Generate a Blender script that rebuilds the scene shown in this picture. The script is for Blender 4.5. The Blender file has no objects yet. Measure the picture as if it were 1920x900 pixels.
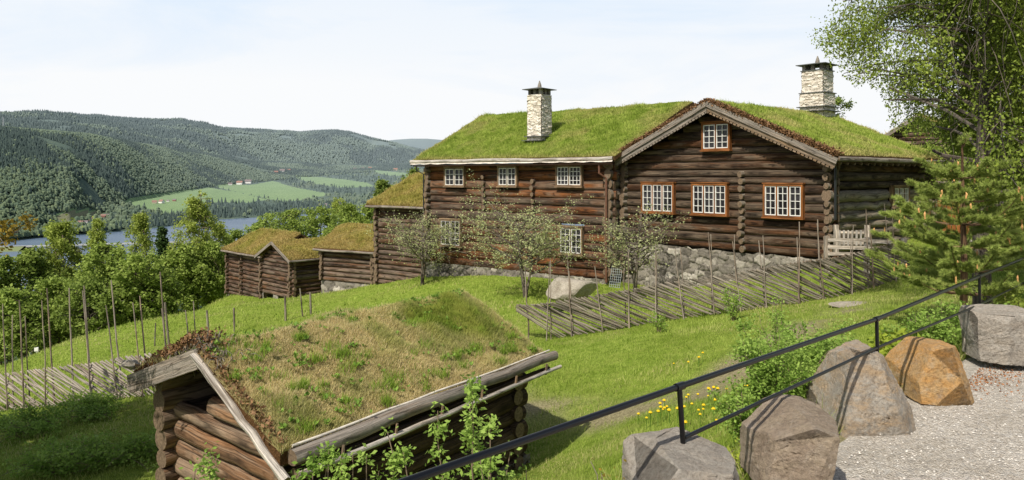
import bpy, math, random
import numpy as np
from mathutils import Vector, Matrix

F = 1400.0; HY = 330.0
scene = bpy.context.scene
col = scene.collection
RNG = np.random.default_rng(7)
random.seed(7)

def P(px, py, Y):
    """point at forward distance Y seen along a direction"""
    return np.array([(px-960)/F*Y, Y, (HY-py)/F*Y])
def PX(px, Y): return (px-960)/F*Y

# ---------------------------------------------------------------- noise
def vn(x, y, s=1.0, seed=0):
    x = np.asarray(x, float)/s; y = np.asarray(y, float)/s
    xi = np.floor(x).astype(np.int64); yi = np.floor(y).astype(np.int64)
    fx = x-xi; fy = y-yi
    fx = fx*fx*(3-2*fx); fy = fy*fy*(3-2*fy)
    def h(a, b):
        n = (a*374761393 + b*668265263 + seed*1442695041) & 0x7fffffff
        n = ((n ^ (n >> 13))*1274126177) & 0x7fffffff
        n = n ^ (n >> 16)
        return (n & 0xffff)/65535.0
    return (h(xi, yi)*(1-fx)+h(xi+1, yi)*fx)*(1-fy)+(h(xi, yi+1)*(1-fx)+h(xi+1, yi+1)*fx)*fy
def fbm(x, y, s=1.0, seed=0, o=4):
    r = 0; a = .5; t = 0
    for i in range(o):
        r = r+a*vn(x, y, s/(2**i), seed+i*17); t += a; a *= .55
    return r/t

# ---------------------------------------------------------------- mesh builder
class MB:
    def __init__(s):
        s.V = []; s.Q = []; s.T = []; s.C = []; s.L = []; s.n = 0
    def add(s, V, Q=None, T=None, c=(0, 0, 0), lc=None):
        V = np.asarray(V, float).reshape(-1, 3); k = len(V)
        s.V.append(V)
        c = np.asarray(c, float)
        s.C.append(np.broadcast_to(c, (k, 3)) if c.ndim == 1 else c)
        s.L.append(V if lc is None else np.asarray(lc, float))
        if Q is not None and len(Q): s.Q.append(np.asarray(Q, np.int64)+s.n)
        if T is not None and len(T): s.T.append(np.asarray(T, np.int64)+s.n)
        s.n += k
    def build(s, name, mat, parent=None, smooth=False, kind=None):
        me = bpy.data.meshes.new(name)
        V = np.concatenate(s.V) if s.V else np.zeros((0, 3))
        Q = np.concatenate(s.Q) if s.Q else np.zeros((0, 4), np.int64)
        T = np.concatenate(s.T) if s.T else np.zeros((0, 3), np.int64)
        me.vertices.add(len(V)); me.vertices.foreach_set('co', V.ravel())
        loops = np.concatenate([Q.ravel(), T.ravel()])
        me.loops.add(len(loops)); me.loops.foreach_set('vertex_index', loops)
        st = np.concatenate([np.arange(len(Q))*4, len(Q)*4+np.arange(len(T))*3])
        me.polygons.add(len(st)); me.polygons.foreach_set('loop_start', st)
        me.polygons.foreach_set('use_smooth', np.full(len(st), smooth))
        me.update(calc_edges=True); me.validate()
        a = me.attributes.new('vc', 'FLOAT_COLOR', 'POINT')
        C = np.concatenate([np.concatenate(s.C), np.ones((len(V), 1))], 1)
        a.data.foreach_set('color', C.ravel())
        b = me.attributes.new('lc', 'FLOAT_VECTOR', 'POINT')
        b.data.foreach_set('vector', np.concatenate(s.L).ravel())
        me.materials.append(mat)
        o = bpy.data.objects.new(name, me); col.objects.link(o)
        if parent is not None: o.parent = parent
        if kind: o['kind'] = kind
        return o
    # ---- primitives
    def box(s, c, d, ax=None, col_=(0.5, 0, 0)):
        """c centre, d full sizes, ax 3x3 rows axes"""
        c = np.asarray(c, float); h = np.asarray(d, float)/2
        A = np.eye(3) if ax is None else np.asarray(ax, float)
        sg = np.array([[-1,-1,-1],[1,-1,-1],[1,1,-1],[-1,1,-1],[-1,-1,1],[1,-1,1],[1,1,1],[-1,1,1]], float)
        loc = sg*h
        V = c+loc@A
        k = int(np.argmax(h)); lc = np.stack([loc[:, k], loc[:, (k+1) % 3]+loc[:, (k+2) % 3], np.full(8, random.random()*50)], 1)
        s.add(V, [[0,3,2,1],[4,5,6,7],[0,1,5,4],[1,2,6,5],[2,3,7,6],[3,0,4,7]], c=col_, lc=lc)
    def beam(s, p0, p1, w, h, col_=None, up=(0, 0, 1)):
        p0 = np.asarray(p0, float); p1 = np.asarray(p1, float); d = p1-p0; L = np.linalg.norm(d); d /= L
        side = np.cross(d, up); side /= np.linalg.norm(side)+1e-9; u = np.cross(side, d)
        s.box((p0+p1)/2, (L, w, h), np.array([d, side, u]), col_ or (random.random(), 0, 0))
    def tube(s, pts, rad, sides=6, c=None, cap=True, oval=1.0, wob=0.0, lid=None):
        pts = np.asarray(pts, float); n = len(pts)
        rad = np.broadcast_to(np.asarray(rad, float), (n,))
        t = np.gradient(pts, axis=0); t /= np.linalg.norm(t, axis=1)[:, None]+1e-9
        ref = np.array([0, 0, 1.]) if abs(t[0][2]) < .85 else np.array([1., 0, 0])
        a = np.cross(t, ref); a /= np.linalg.norm(a, axis=1)[:, None]+1e-9
        b = np.cross(a, t)
        th = np.arange(sides)/sides*2*math.pi+.3
        R = rad[:, None]*np.ones((n, sides))
        if wob: R = R*(1+wob*(RNG.random((n, sides))-.5))
        V = pts[:, None, :]+(a[:, None, :]*np.cos(th)[None, :, None]*oval+b[:, None, :]*np.sin(th)[None, :, None])*R[:, :, None]
        ln = np.concatenate([[0], np.cumsum(np.linalg.norm(np.diff(pts, axis=0), axis=1))])
        lid = RNG.random()*60 if lid is None else lid
        lc = np.stack([np.repeat(ln, sides)+lid, np.tile(np.abs(th-math.pi)*float(rad.mean())*1.6, n), np.full(n*sides, lid)], 1)
        i = np.arange(n-1)[:, None]*sides; j = np.arange(sides)[None, :]; j2 = (j+1) % sides
        Q = np.stack([i+j, i+j2, i+sides+j2, i+sides+j], -1).reshape(-1, 4)
        c = (RNG.random(), 0, RNG.random()) if c is None else c
        s.add(V.reshape(-1, 3), Q, c=c, lc=lc)
        if cap:
            for k, rev in ((0, True), (n-1, False)):
                V2 = np.concatenate([V[k], pts[k:k+1]])
                T = [[j, (j+1) % sides, sides] if not rev else [(j+1) % sides, j, sides] for j in range(sides)]
                s.add(V2, T=T, c=(c[0], 1, c[2]), lc=V2)

# ---------------------------------------------------------------- materials
def new_mat(name):
    m = bpy.data.materials.new(name); m.use_nodes = True
    nt = m.node_tree; nt.nodes.clear()
    return m, nt
class NB:
    def __init__(s, nt): s.nt = nt
    def n(s, t, **kw):
        nd = s.nt.nodes.new(t)
        for k, v in kw.items():
            if k.startswith('i_'):
                nd.inputs[int(k[2:])].default_value = v
            else: setattr(nd, k, v)
        return nd
    def l(s, a, b): s.nt.links.new(a, b)
    def attr(s, nm): return s.n('ShaderNodeAttribute', attribute_name=nm)
    def noise(s, vec, scale, detail=4, rough=.55, dist=0):
        nd = s.n('ShaderNodeTexNoise'); nd.inputs['Scale'].default_value = scale
        nd.inputs['Detail'].default_value = detail; nd.inputs['Roughness'].default_value = rough
        nd.inputs['Distortion'].default_value = dist
        if vec is not None: s.l(vec, nd.inputs['Vector'])
        return nd.outputs['Fac']
    def map(s, vec, sc):
        nd = s.n('ShaderNodeMapping'); nd.inputs['Scale'].default_value = sc; s.l(vec, nd.inputs['Vector']); return nd.outputs['Vector']
    def ramp(s, fac, stops):
        nd = s.n('ShaderNodeValToRGB'); e = nd.color_ramp.elements
        while len(e) < len(stops): e.new(.5)
        for i, (p, c) in enumerate(stops):
            e[i].position = p; e[i].color = (*c, 1) if len(c) == 3 else c
        s.l(fac, nd.inputs['Fac']); return nd.outputs['Color']
    def mix(s, fac, a, b, mode='MIX'):
        nd = s.n('ShaderNodeMix', data_type='RGBA', blend_type=mode)
        for inp, v in ((nd.inputs[0], fac), (nd.inputs[6], a), (nd.inputs[7], b)):
            if isinstance(v, (int, float)): inp.default_value = v
            elif isinstance(v, tuple): inp.default_value = (*v, 1)
            else: s.l(v, inp)
        return nd.outputs[2]
    def math(s, op, a, b=0.0, clamp=False):
        nd = s.n('ShaderNodeMath', operation=op, use_clamp=clamp)
        for inp, v in ((nd.inputs[0], a), (nd.inputs[1], b)):
            if isinstance(v, (int, float)): inp.default_value = v
            else: s.l(v, inp)
        return nd.outputs[0]
    def sep(s, c):
        nd = s.n('ShaderNodeSeparateColor'); s.l(c, nd.inputs[0]); return nd.outputs
    def out(s, color, rough=.9, bump=None, bstr=.3, bdist=.02, spec=.2, transl=None, metal=0, emis=None):
        p = s.n('ShaderNodeBsdfPrincipled')
        p.inputs['Roughness'].default_value = rough
        p.inputs['Specular IOR Level'].default_value = spec; p.inputs['Metallic'].default_value = metal
        if isinstance(color, tuple): p.inputs['Base Color'].default_value = (*color, 1)
        else: s.l(color, p.inputs['Base Color'])
        if bump is not None:
            b = s.n('ShaderNodeBump'); b.inputs['Strength'].default_value = bstr; b.inputs['Distance'].default_value = bdist
            s.l(bump, b.inputs['Height']); s.l(b.outputs[0], p.inputs['Normal'])
        if emis is not None:
            s.l(emis, p.inputs['Emission Color']); p.inputs['Emission Strength'].default_value = 1.0
        sh = p.outputs[0]
        if transl:
            t = s.n('ShaderNodeBsdfTranslucent')
            if isinstance(color, tuple): t.inputs[0].default_value = (*color, 1)
            else: s.l(color, t.inputs[0])
            mx = s.n('ShaderNodeMixShader'); mx.inputs[0].default_value = transl
            s.l(sh, mx.inputs[1]); s.l(t.outputs[0], mx.inputs[2]); sh = mx.outputs[0]
        o = s.n('ShaderNodeOutputMaterial'); s.l(sh, o.inputs['Surface'])

def wood_mat(name, dark, mid, warm, grey, warm_amt=.5, grey_amt=.4, fine=26, end=(.24, .17, .11)):
    m, nt = new_mat(name); b = NB(nt)
    lc = b.attr('lc').outputs['Vector']; vc = b.attr('vc').outputs['Color']; sp = b.sep(vc)
    streak = b.noise(b.map(lc, (1.1, fine*.75, 1.0)), 1.0, 7, .72)
    broad = b.noise(b.map(lc, (.55, 4.5, 1.3)), 1.0, 4, .6, .4)
    c = b.ramp(streak, [(.36, dark), (.50, mid), (.64, tuple(x*2.1 for x in mid))])
    wf = b.math('MULTIPLY', b.ramp(b.math('ADD', broad, b.math('MULTIPLY', sp[0], .22)), [(.60-.14*warm_amt, (0, 0, 0)), (.82-.14*warm_amt, (1, 1, 1))]), warm_amt)
    wc = b.ramp(streak, [(.3, tuple(x*.3 for x in warm)), (.68, warm)])
    c = b.mix(wf, c, wc)
    gn = b.noise(b.map(lc, (.9, 9, 2.1)), 1.0, 5, .6)
    gf = b.math('MULTIPLY', b.ramp(b.math('ADD', gn, b.math('MULTIPLY', sp[2], .2)), [(.62-.2*grey_amt, (0, 0, 0)), (.8-.2*grey_amt, (1, 1, 1))]), min(1, grey_amt*1.3))
    gc = b.ramp(streak, [(.25, tuple(x*.35 for x in grey)), (.65, grey)])
    c = b.mix(gf, c, gc)
    ck = b.noise(b.map(lc, (.7, 17, 1.7)), 1.0, 1.5, .5, .25)
    ckl = b.ramp(ck, [(.455, (0, 0, 0)), (.5, (1, 1, 1)), (.545, (0, 0, 0))])
    c = b.mix(b.math('MULTIPLY', ckl, .72), c, tuple(x*.5 for x in dark))
    ec = b.ramp(b.noise(lc, 30, 3), [(.3, tuple(x*.4 for x in end)), (.7, end)])
    c = b.mix(sp[1], c, ec)
    bump = b.math('ADD', streak, b.noise(b.map(lc, (2.5, 60, 1)), 1.0, 2))
    b.out(c, .85, bump, .7, .03, .15)
    return m
def attr_leaf(name, c0, c1, c2=None, transl=.35, rough=.6, spec=.15):
    """colour runs over vc.r; vc.g mixes to c2"""
    m, nt = new_mat(name); b = NB(nt)
    sp = b.sep(b.attr('vc').outputs['Color'])
    c = b.mix(sp[0], c0, c1)
    if c2: c = b.mix(sp[1], c, c2)
    b.out(c, rough, transl=transl, spec=spec)
    return m
def simple(name, c, rough=.8, spec=.2, metal=0, var=0.0, scale=8):
    m, nt = new_mat(name); b = NB(nt)
    if var:
        tc = b.n('ShaderNodeTexCoord').outputs['Object']
        cc = b.ramp(b.noise(tc, scale, 5, .6), [(.25, tuple(x*(1-var) for x in c)), (.75, tuple(min(1, x*(1+var)) for x in c))])
        b.out(cc, rough, b.noise(tc, scale*3, 3), .3, .01, spec, metal=metal)
    else: b.out(c, rough, spec=spec, metal=metal)
    return m
def stone_mat(name, a, b_, c, scale=1.0, dark=(.04, .035, .03), seam=True):
    """per-stone tone in vc.r, joint darkness in vc.g"""
    m, nt = new_mat(name); b = NB(nt)
    sp = b.sep(b.attr('vc').outputs['Color'])
    tc = b.n('ShaderNodeTexCoord').outputs['Object']
    base = b.ramp(sp[0], [(0, a), (.5, b_), (1, c)])
    n1 = b.noise(tc, 5*scale, 6, .65); n2 = b.noise(tc, 28*scale, 4, .6)
    base = b.mix(.75, base, b.ramp(n1, [(.3, (.5, .47, .43)), (.5, (.9, .88, .85)), (.72, (1.25, 1.2, 1.1))]), 'MULTIPLY')
    base = b.mix(.5, base, b.ramp(n2, [(.3, (.55, .55, .55)), (.7, (1.2, 1.2, 1.2))]), 'MULTIPLY')
    base = b.mix(sp[1], base, dark)
    b.out(base, .9, b.math('ADD', n1, n2), .6, .03, .15)
    return m

M = {}
M['log_house'] = wood_mat('tarred_and_shade_dark_logs', (.007, .005, .004), (.037, .023, .0145), (.30, .115, .036), (.235, .18, .125), .32, .42)
M['log_long'] = wood_mat('red_brown_logs', (.013, .008, .006), (.040, .022, .014), (.42, .15, .042), (.25, .195, .14), .58, .42)
M['log_grey'] = wood_mat('grey_logs', (.04, .03, .022), (.21, .165, .12), (.26, .14, .07), (.36, .31, .24), .2, .8)
M['log_barn'] = wood_mat('barn_logs', (.012, .008, .006), (.070, .044, .030), (.32, .14, .05), (.28, .22, .165), .4, .48)
M['log_shed'] = wood_mat('shed_logs', (.035, .02, .013), (.15, .095, .06), (.36, .17, .065), (.36, .27, .19), .55, .55, fine=24)
M['log_shadow'] = wood_mat('shed_logs_shade_painted', (.02, .012, .008), (.08, .05, .03), (.14, .07, .03), (.14, .11, .08), .3, .3)  # darker copy of the shed logs, shade painted into the colour
M['board_grey'] = wood_mat('weathered_boards', (.07, .055, .042), (.22, .175, .135), (.30, .19, .10), (.36, .32, .27), .25, .6, fine=30)
M['board_pale'] = wood_mat('pale_boards', (.16, .13, .10), (.42, .36, .29), (.45, .33, .2), (.62, .57, .5), .2, .7, fine=24)
M['window_wood'] = wood_mat('oiled_window_wood', (.06, .025, .01), (.22, .085, .03), (.42, .16, .04), (.3, .2, .12), .6, .15)
M['window_dull'] = wood_mat('dull_window_wood', (.07, .05, .035), (.22, .15, .09), (.33, .19, .09), (.34, .27, .2), .4, .5)
M['fence'] = wood_mat('split_fence_wood', (.03, .025, .02), (.17, .14, .105), (.26, .17, .1), (.38, .33, .26), .2, .7, fine=40)
M['fence_pole'] = wood_mat('fence_poles', (.08, .06, .045), (.26, .20, .15), (.32, .2, .12), (.44, .37, .30), .3, .7, fine=30)
M['fence_pale'] = wood_mat('pale_fence_wood', (.07, .055, .042), (.27, .22, .17), (.3, .19, .12), (.48, .42, .35), .2, .8, fine=40)
M['white_paint'] = simple('white_sash_paint', (.70, .68, .63), .6, .25, var=.16, scale=5)
M['bark_white'] = simple('birch_bark_edge', (.62, .56, .47), .8, .1, var=.35, scale=6)
M['pipe_rust'] = simple('rusty_pipe', (.13, .06, .035), .6, .3, var=.3)
M['pipe_dark'] = simple('black_pipe', (.02, .022, .022), .4, .4)
M['slate'] = simple('slate', (.10, .105, .095), .7, .3, var=.3, scale=5)
M['black_metal'] = simple('black_railing_paint', (.004, .004, .005), .30, .45)
M['wire'] = simple('galvanised_wire', (.30, .33, .32), .45, .5)
M['dark_inside'] = simple('dark_interior', (.006, .005, .004), 1, 0)
m, nt = new_mat('window_glass'); b = NB(nt)
tc = b.n('ShaderNodeTexCoord').outputs['Object']
b.out(b.ramp(b.noise(tc, 1.7, 2), [(.4, (.006, .005, .005)), (.62, (.035, .033, .036))]), .06, b.noise(tc, 5, 2), .25, .02, spec=.5); M['glass'] = m
M['stone'] = stone_mat('field_stone', (.15, .135, .115), (.29, .265, .225), (.56, .52, .45), dark=(.035, .03, .025))
M['chimney'] = stone_mat('pale_slab_stone', (.60, .54, .44), (.78, .72, .62), (.90, .86, .78), dark=(.36, .30, .22))

def turf_mat(name, g0, g1, dry, brown, dryamt=.4, scale=1.0):
    m, nt = new_mat(name); b = NB(nt)
    tc = b.n('ShaderNodeTexCoord').outputs['Object']; sp = b.sep(b.attr('vc').outputs['Color'])
    n1 = b.noise(tc, 1.1*scale, 5, .65); n2 = b.noise(tc, 9*scale, 5, .7); n3 = b.noise(tc, 40*scale, 3, .7)
    c = b.mix(b.ramp(n2, [(.3, (0, 0, 0)), (.7, (1, 1, 1))]), g0, g1)
    c = b.mix(b.math('MULTIPLY', b.ramp(b.math('ADD', b.math('MULTIPLY', n1, .7), b.math('MULTIPLY', n2, .3)), [(.62-.3*dryamt, (0, 0, 0)), (.75-.2*dryamt, (1, 1, 1))]), .9), c, dry)
    c = b.mix(sp[1], c, brown)
    c = b.mix(.6, c, b.ramp(n3, [(.3, (.35, .35, .35)), (.65, (1.15, 1.15, 1.15))]), 'MULTIPLY')
    b.out(c, 1, b.math('ADD', n2, n3), 1, .06, .02)
    return m
M['turf_green'] = turf_mat('green_turf', (.12, .17, .025), (.19, .25, .04), (.30, .27, .08), (.13, .075, .035), .2)
M['turf_mixed'] = turf_mat('mixed_turf', (.13, .15, .03), (.20, .21, .05), (.36, .28, .12), (.15, .08, .035), .8)
M['turf_yellow'] = turf_mat('yellow_moss_turf', (.19, .18, .03), (.30, .27, .05), (.32, .23, .06), (.13, .08, .04), .6)

def blade_mat(name, green, green2, dry, transl=.4):
    m, nt = new_mat(name); b = NB(nt)
    sp = b.sep(b.attr('vc').outputs['Color'])
    c = b.mix(sp[0], green, green2); c = b.mix(sp[1], c, dry)
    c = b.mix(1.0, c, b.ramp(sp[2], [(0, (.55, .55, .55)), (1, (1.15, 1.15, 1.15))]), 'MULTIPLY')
    b.out(c, .75, transl=transl, spec=.1)
    return m
M['blade_meadow'] = blade_mat('meadow_blades', (.25, .35, .045), (.46, .56, .12), (.64, .56, .26))
M['blade_roof'] = blade_mat('roof_blades', (.29, .39, .055), (.48, .56, .12), (.62, .52, .22))
M['blade_shed'] = blade_mat('shed_roof_blades', (.22, .28, .04), (.40, .43, .09), (.78, .63, .36))
M['blade_yellow'] = blade_mat('mossy_blades', (.38, .36, .08), (.54, .47, .14), (.58, .44, .18))

M['tuft'] = blade_mat('green_tufts', (.20, .32, .035), (.34, .48, .07), (.6, .5, .2))
M['peat'] = attr_leaf('peat', (.09, .045, .022), (.30, .17, .08), transl=.05)
# ground
m, nt = new_mat('meadow_ground'); b = NB(nt)
tc = b.n('ShaderNodeTexCoord').outputs['Object']; sp = b.sep(b.attr('vc').outputs['Color'])
n1 = b.noise(tc, .35, 5, .6); n2 = b.noise(tc, 3.0, 6, .7); n3 = b.noise(tc, 22, 4, .7)
c = b.ramp(n2, [(.34, (.14, .21, .022)), (.5, (.23, .32, .045)), (.68, (.33, .38, .08))])
c = b.mix(b.math('MULTIPLY', b.ramp(n1, [(.45, (0, 0, 0)), (.65, (1, 1, 1))]), .35), c, (.26, .30, .06))
c = b.mix(sp[1], c, b.ramp(n3, [(.3, (.24, .19, .11)), (.7, (.46, .38, .25))]))
c = b.mix(.55, c, b.ramp(n3, [(.3, (.4, .4, .4)), (.65, (1.15, 1.15, 1.15))]), 'MULTIPLY')
b.out(c, 1, b.math('ADD', n2, n3), .9, .08, .02); M['meadow'] = m
# gravel
m, nt = new_mat('gravel'); b = NB(nt)
tc = b.n('ShaderNodeTexCoord').outputs['Object']
v = b.n('ShaderNodeTexVoronoi', feature='F1'); v.inputs['Scale'].default_value = 55; b.l(tc, v.inputs['Vector'])
v2 = b.n('ShaderNodeTexVoronoi', feature='F1'); v2.inputs['Scale'].default_value = 23; b.l(tc, v2.inputs['Vector'])
vs = b.sep(v.outputs['Color']); vs2 = b.sep(v2.outputs['Color'])
c = b.ramp(vs[0], [(0, (.36, .315, .255)), (.3, (.53, .475, .40)), (.7, (.64, .585, .50)), (1, (.80, .745, .66))])
c = b.mix(b.ramp(vs2[1], [(.7, (0, 0, 0)), (.75, (1, 1, 1))]), c, b.ramp(vs2[0], [(0, (.42, .38, .33)), (1, (.66, .62, .55))]))
c = b.mix(.8, c, b.ramp(b.noise(tc, 1.2, 5, .65), [(.3, (.72, .69, .64)), (.7, (1.08, 1.08, 1.08))]), 'MULTIPLY')
h = b.math('MULTIPLY', v.outputs['Distance'], -1.0)
b.out(c, .9, h, 1, .03, .15); M['gravel'] = m
m, nt = new_mat('pebbles'); b = NB(nt); sp = b.sep(b.attr('vc').outputs['Color'])
b.out(b.ramp(sp[0], [(0, (.34, .30, .26)), (.5, (.56, .52, .46)), (1, (.76, .72, .65))]), .85); M['pebble'] = m

def boulder_mat(name, a, b_, c, streak=None):
    m, nt = new_mat(name); b = NB(nt)
    tc = b.n('ShaderNodeTexCoord').outputs['Object']
    n1 = b.noise(tc, 2.2, 7, .65, .6); n2 = b.noise(tc, 26, 8, .8); n3 = b.noise(b.map(tc, (2.5, 2.5, 5)), 1.4, 8, .75, .6)
    cc = b.ramp(n1, [(.3, a), (.5, b_), (.7, c)])
    if streak: cc = b.mix(b.ramp(n3, [(.42, (0, 0, 0)), (.62, (1, 1, 1))]), cc, streak)
    cc = b.mix(.8, cc, b.ramp(n2, [(.36, (.55, .53, .50)), (.5, (1, 1, 1)), (.66, (1.35, 1.33, 1.3))]), 'MULTIPLY')
    cr = b.n('ShaderNodeTexVoronoi', feature='DISTANCE_TO_EDGE'); cr.inputs['Scale'].default_value = 2.2
    wv = b.n('ShaderNodeVectorMath', operation='ADD'); nz = b.n('ShaderNodeTexNoise'); nz.inputs['Scale'].default_value = 3; b.l(tc, nz.inputs['Vector'])
    b.l(tc, wv.inputs[0]); b.l(nz.outputs['Color'], wv.inputs[1]); b.l(wv.outputs[0], cr.inputs['Vector'])
    crk = b.ramp(cr.outputs['Distance'], [(0, (.8, .76, .7)), (.014, (0, 0, 0))])
    cc = b.mix(b.math('MULTIPLY', crk, .28), cc, (.60, .55, .47))
    b.out(cc, .85, b.math('ADD', b.math('MULTIPLY', n1, .5), n2), 1, .035, .2)
    return m
M['boulder_grey'] = boulder_mat('grey_boulder', (.23, .20, .165), (.36, .325, .275), (.46, .42, .36), (.36, .31, .25))
M['boulder_tan'] = boulder_mat('tan_boulder', (.24, .205, .165), (.34, .305, .255), (.44, .40, .34), (.40, .29, .18))
M['boulder_brown'] = boulder_mat('brown_boulder', (.17, .125, .085), (.29, .225, .165), (.40, .335, .265), (.34, .27, .19))
M['boulder_orange'] = boulder_mat('orange_boulder', (.27, .20, .14), (.42, .27, .12), (.46, .38, .27), (.50, .27, .09))
M['boulder_pale'] = boulder_mat('pale_boulder', (.26, .22, .17), (.38, .34, .27), (.46, .41, .33))

# ---------------------------------------------------------------- tagging
def tag(o, label=None, cat=None, group=None, kind=None):
    if label: o['label'] = label
    if cat: o['category'] = cat
    if group: o['group'] = group
    if kind: o['kind'] = kind
    return o
def empty(name, loc, rz=0, label=None, cat=None, group=None):
    o = bpy.data.objects.new(name, None); col.objects.link(o)
    o.location = tuple(float(v) for v in loc); o.rotation_euler = (0, 0, rz); o.empty_display_size = .3
    return tag(o, label, cat, group)

# ---------------------------------------------------------------- near ground
CT = []
def ct(px, py, Y): p = P(px, py, Y); CT.append((p[0], p[1], p[2]))
for a in [(1035, 638, 22.7), (985, 640, 23.3), (1125, 622, 22.5), (1210, 608, 22.3), (1350, 590, 21.8), (1430, 578, 21.4), (1500, 568, 21), (1570, 556, 21.2), (1680, 528, 21.8),
          (1000, 882, 12.7), (1060, 840, 13.7), (640, 545, 46.9), (705, 533, 44), (430, 556, 54.3), (492, 560, 50.2), (550, 558, 47.2),
          (812, 520, 39), (1140, 533, 32.6), (1185, 531, 32.6), (1250, 545, 30.5), (1560, 500, 25.7),
          (300, 600, 43), (0, 690, 36), (150, 640, 41), (430, 562, 52), (290, 745, 17.6), (150, 762, 18.6), (0, 772, 20), (-200, 790, 21)]:
    ct(*a)
CT += [(-9, 14, -5.25), (-5, 16, -5.2), (-4, 10, -5.0), (-12, 10, -5.3), (-2, 20, -5.15), (-3, 28, -5.2), (0.5, 28, -4.9), (-8, 26, -6.0), (-8, 36, -6.6), (-18, 26, -7.4), (-30, 30, -10), (-25, 45, -11.5),
       (-20, 62, -14), (-38, 70, -22), (-10, 62, -11), (-30, 56, -15.5), (4, 60, -6), (20, 60, -2), (16, 34, -2.6), (18, 24, -2.4), (12.5, 17, -2.85), (30, 40, -1), (0, 90, -16), (30, 100, -5), (-40, 110, -34), (60, 60, 2), (60, 110, 0),
       (-80, 60, -32), (-60, 20, -18), (-30, 5, -9), (-8, 0, -5), (-3, 4.5, -4.3), (-1.4, 5, -3.6), (6, 12.6, -3.25), (4.4, 13.5, -3.75), (2.8, 12, -3.75), (1.3, 9.5, -3.9), (0, 7.5, -3.95), (6.5, 16, -3.35), (3.2, 17.5, -4.3), (9, 18, -3.15), (1, 1.5, -2.9)]
CT = np.array(CT)
def tps_fit(C, lam=.02):
    n = len(C); d = np.linalg.norm(C[:, None, :2]-C[None, :, :2], axis=2)
    K = np.where(d > 0, d*d*np.log(d+1e-9), 0)+lam*np.eye(n)
    Pm = np.concatenate([np.ones((n, 1)), C[:, :2]], 1)
    A = np.zeros((n+3, n+3)); A[:n, :n] = K; A[:n, n:] = Pm; A[n:, :n] = Pm.T
    return np.linalg.solve(A, np.concatenate([C[:, 2], np.zeros(3)]))
TW = tps_fit(CT)
RX, RY, RDX, RDY = 1.3, 5.8, .714, .700      # railing line: point and direction
def rail_d(x, y):                             # + = meadow side
    return ((y-RY)*RDX-(x-RX)*RDY)
def ground(x, y):
    x = np.atleast_1d(np.asarray(x, float)); y = np.atleast_1d(np.asarray(y, float)); sh = x.shape
    xf = x.ravel(); yf = y.ravel(); z = np.empty(len(xf))
    for i in range(0, len(xf), 20000):
        a = xf[i:i+20000]; b_ = yf[i:i+20000]
        d = np.sqrt((a[:, None]-CT[None, :, 0])**2+(b_[:, None]-CT[None, :, 1])**2)
        K = np.where(d > 0, d*d*np.log(d+1e-9), 0)
        z[i:i+20000] = K@TW[:-3]+TW[-3]+TW[-2]*a+TW[-1]*b_
    d = rail_d(xf, yf); t = np.clip((d-.15)/1.4, 0, 1); t = t*t*(3-2*t)
    far = np.clip((yf-14)/5, 0, 1)
    t = np.maximum(t, far)
    z = z*t+(-2.89)*(1-t)
    z = z+(fbm(xf, yf, 1.6, 3, 3)-.5)*.10*t
    return z.reshape(sh)
def g1(x, y): return float(ground(x, y)[0])

def grid_mesh(X, Y, Z, c=None):
    n, m_ = X.shape; V = np.stack([X, Y, Z], -1).reshape(-1, 3)
    i = np.arange(n-1)[:, None]*m_; j = np.arange(m_-1)[None, :]
    Q = np.stack([i+j, i+m_+j, i+m_+j+1, i+j+1], -1).reshape(-1, 4)
    return V, Q
def axis_pts(segs):
    r = []
    for a, b_, s in segs: r.append(np.arange(a, b_, s))
    r.append([segs[-1][1]]); return np.concatenate(r)
xs = axis_pts([(-90, -20, 1.2), (-20, 16, .3), (16, 90, 1.2)]); ys = axis_pts([(-12, 3, 1), (3, 30, .3), (30, 60, .6), (60, 132, 1.5)])
GX, GY = np.meshgrid(xs, ys, indexing='ij'); GZ = ground(GX, GY)
def worn(x, y):
    """worn track over the meadow"""
    w = np.zeros_like(x)
    tr = [PX(960, 17.5), 17.0], [PX(1130, 14.8), 14.8], [PX(1290, 13.6), 13.6], [PX(1400, 15.5), 15.2], [PX(1520, 17), 16.8], [PX(1610, 18.8), 18.8]
    for (ax, ay), (bx, by) in zip(tr[:-1], tr[1:]):
        dx, dy = bx-ax, by-ay; t = np.clip(((x-ax)*dx+(y-ay)*dy)/(dx*dx+dy*dy), 0, 1)
        d = np.hypot(x-ax-t*dx, y-ay-t*dy); w = np.maximum(w, np.clip(1-d/1.1, 0, 1))
    return np.clip(w*1.5*(fbm(x, y, .9, 9, 3)*2-.5), 0, 1)
gm = MB(); V, Q = grid_mesh(GX, GY, GZ)
d = rail_d(GX, GY); bare = np.clip(worn(GX, GY), 0, .85)+np.where((d < .3) & (GY < 17), .8, 0)
C = np.stack([np.zeros_like(bare), np.clip(bare, 0, 1), np.zeros_like(bare)], -1).reshape(-1, 3)
gm.add(V, Q, c=C); gm.build('meadow_ground', M['meadow'], smooth=True, kind='structure')
# gravel path
pm = MB(); s_ = np.arange(-9, 16, .15); e_ = np.arange(0, 26, .6)
S, E = np.meshgrid(s_, e_, indexing='ij')
edge = .22-.22*vn(S, S*0, .8, 5)
dd = edge-E
X = RX+S*RDX-RDY*dd; Y = RY+S*RDY+RDX*dd
V, Q = grid_mesh(X, Y, -2.85+.03*(fbm(X, Y, 2, 8)-.5)+np.where(E < .1, -.03, 0))
pm.add(V, Q); pm.build('gravel_path', M['gravel'], smooth=True, kind='structure')
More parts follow.
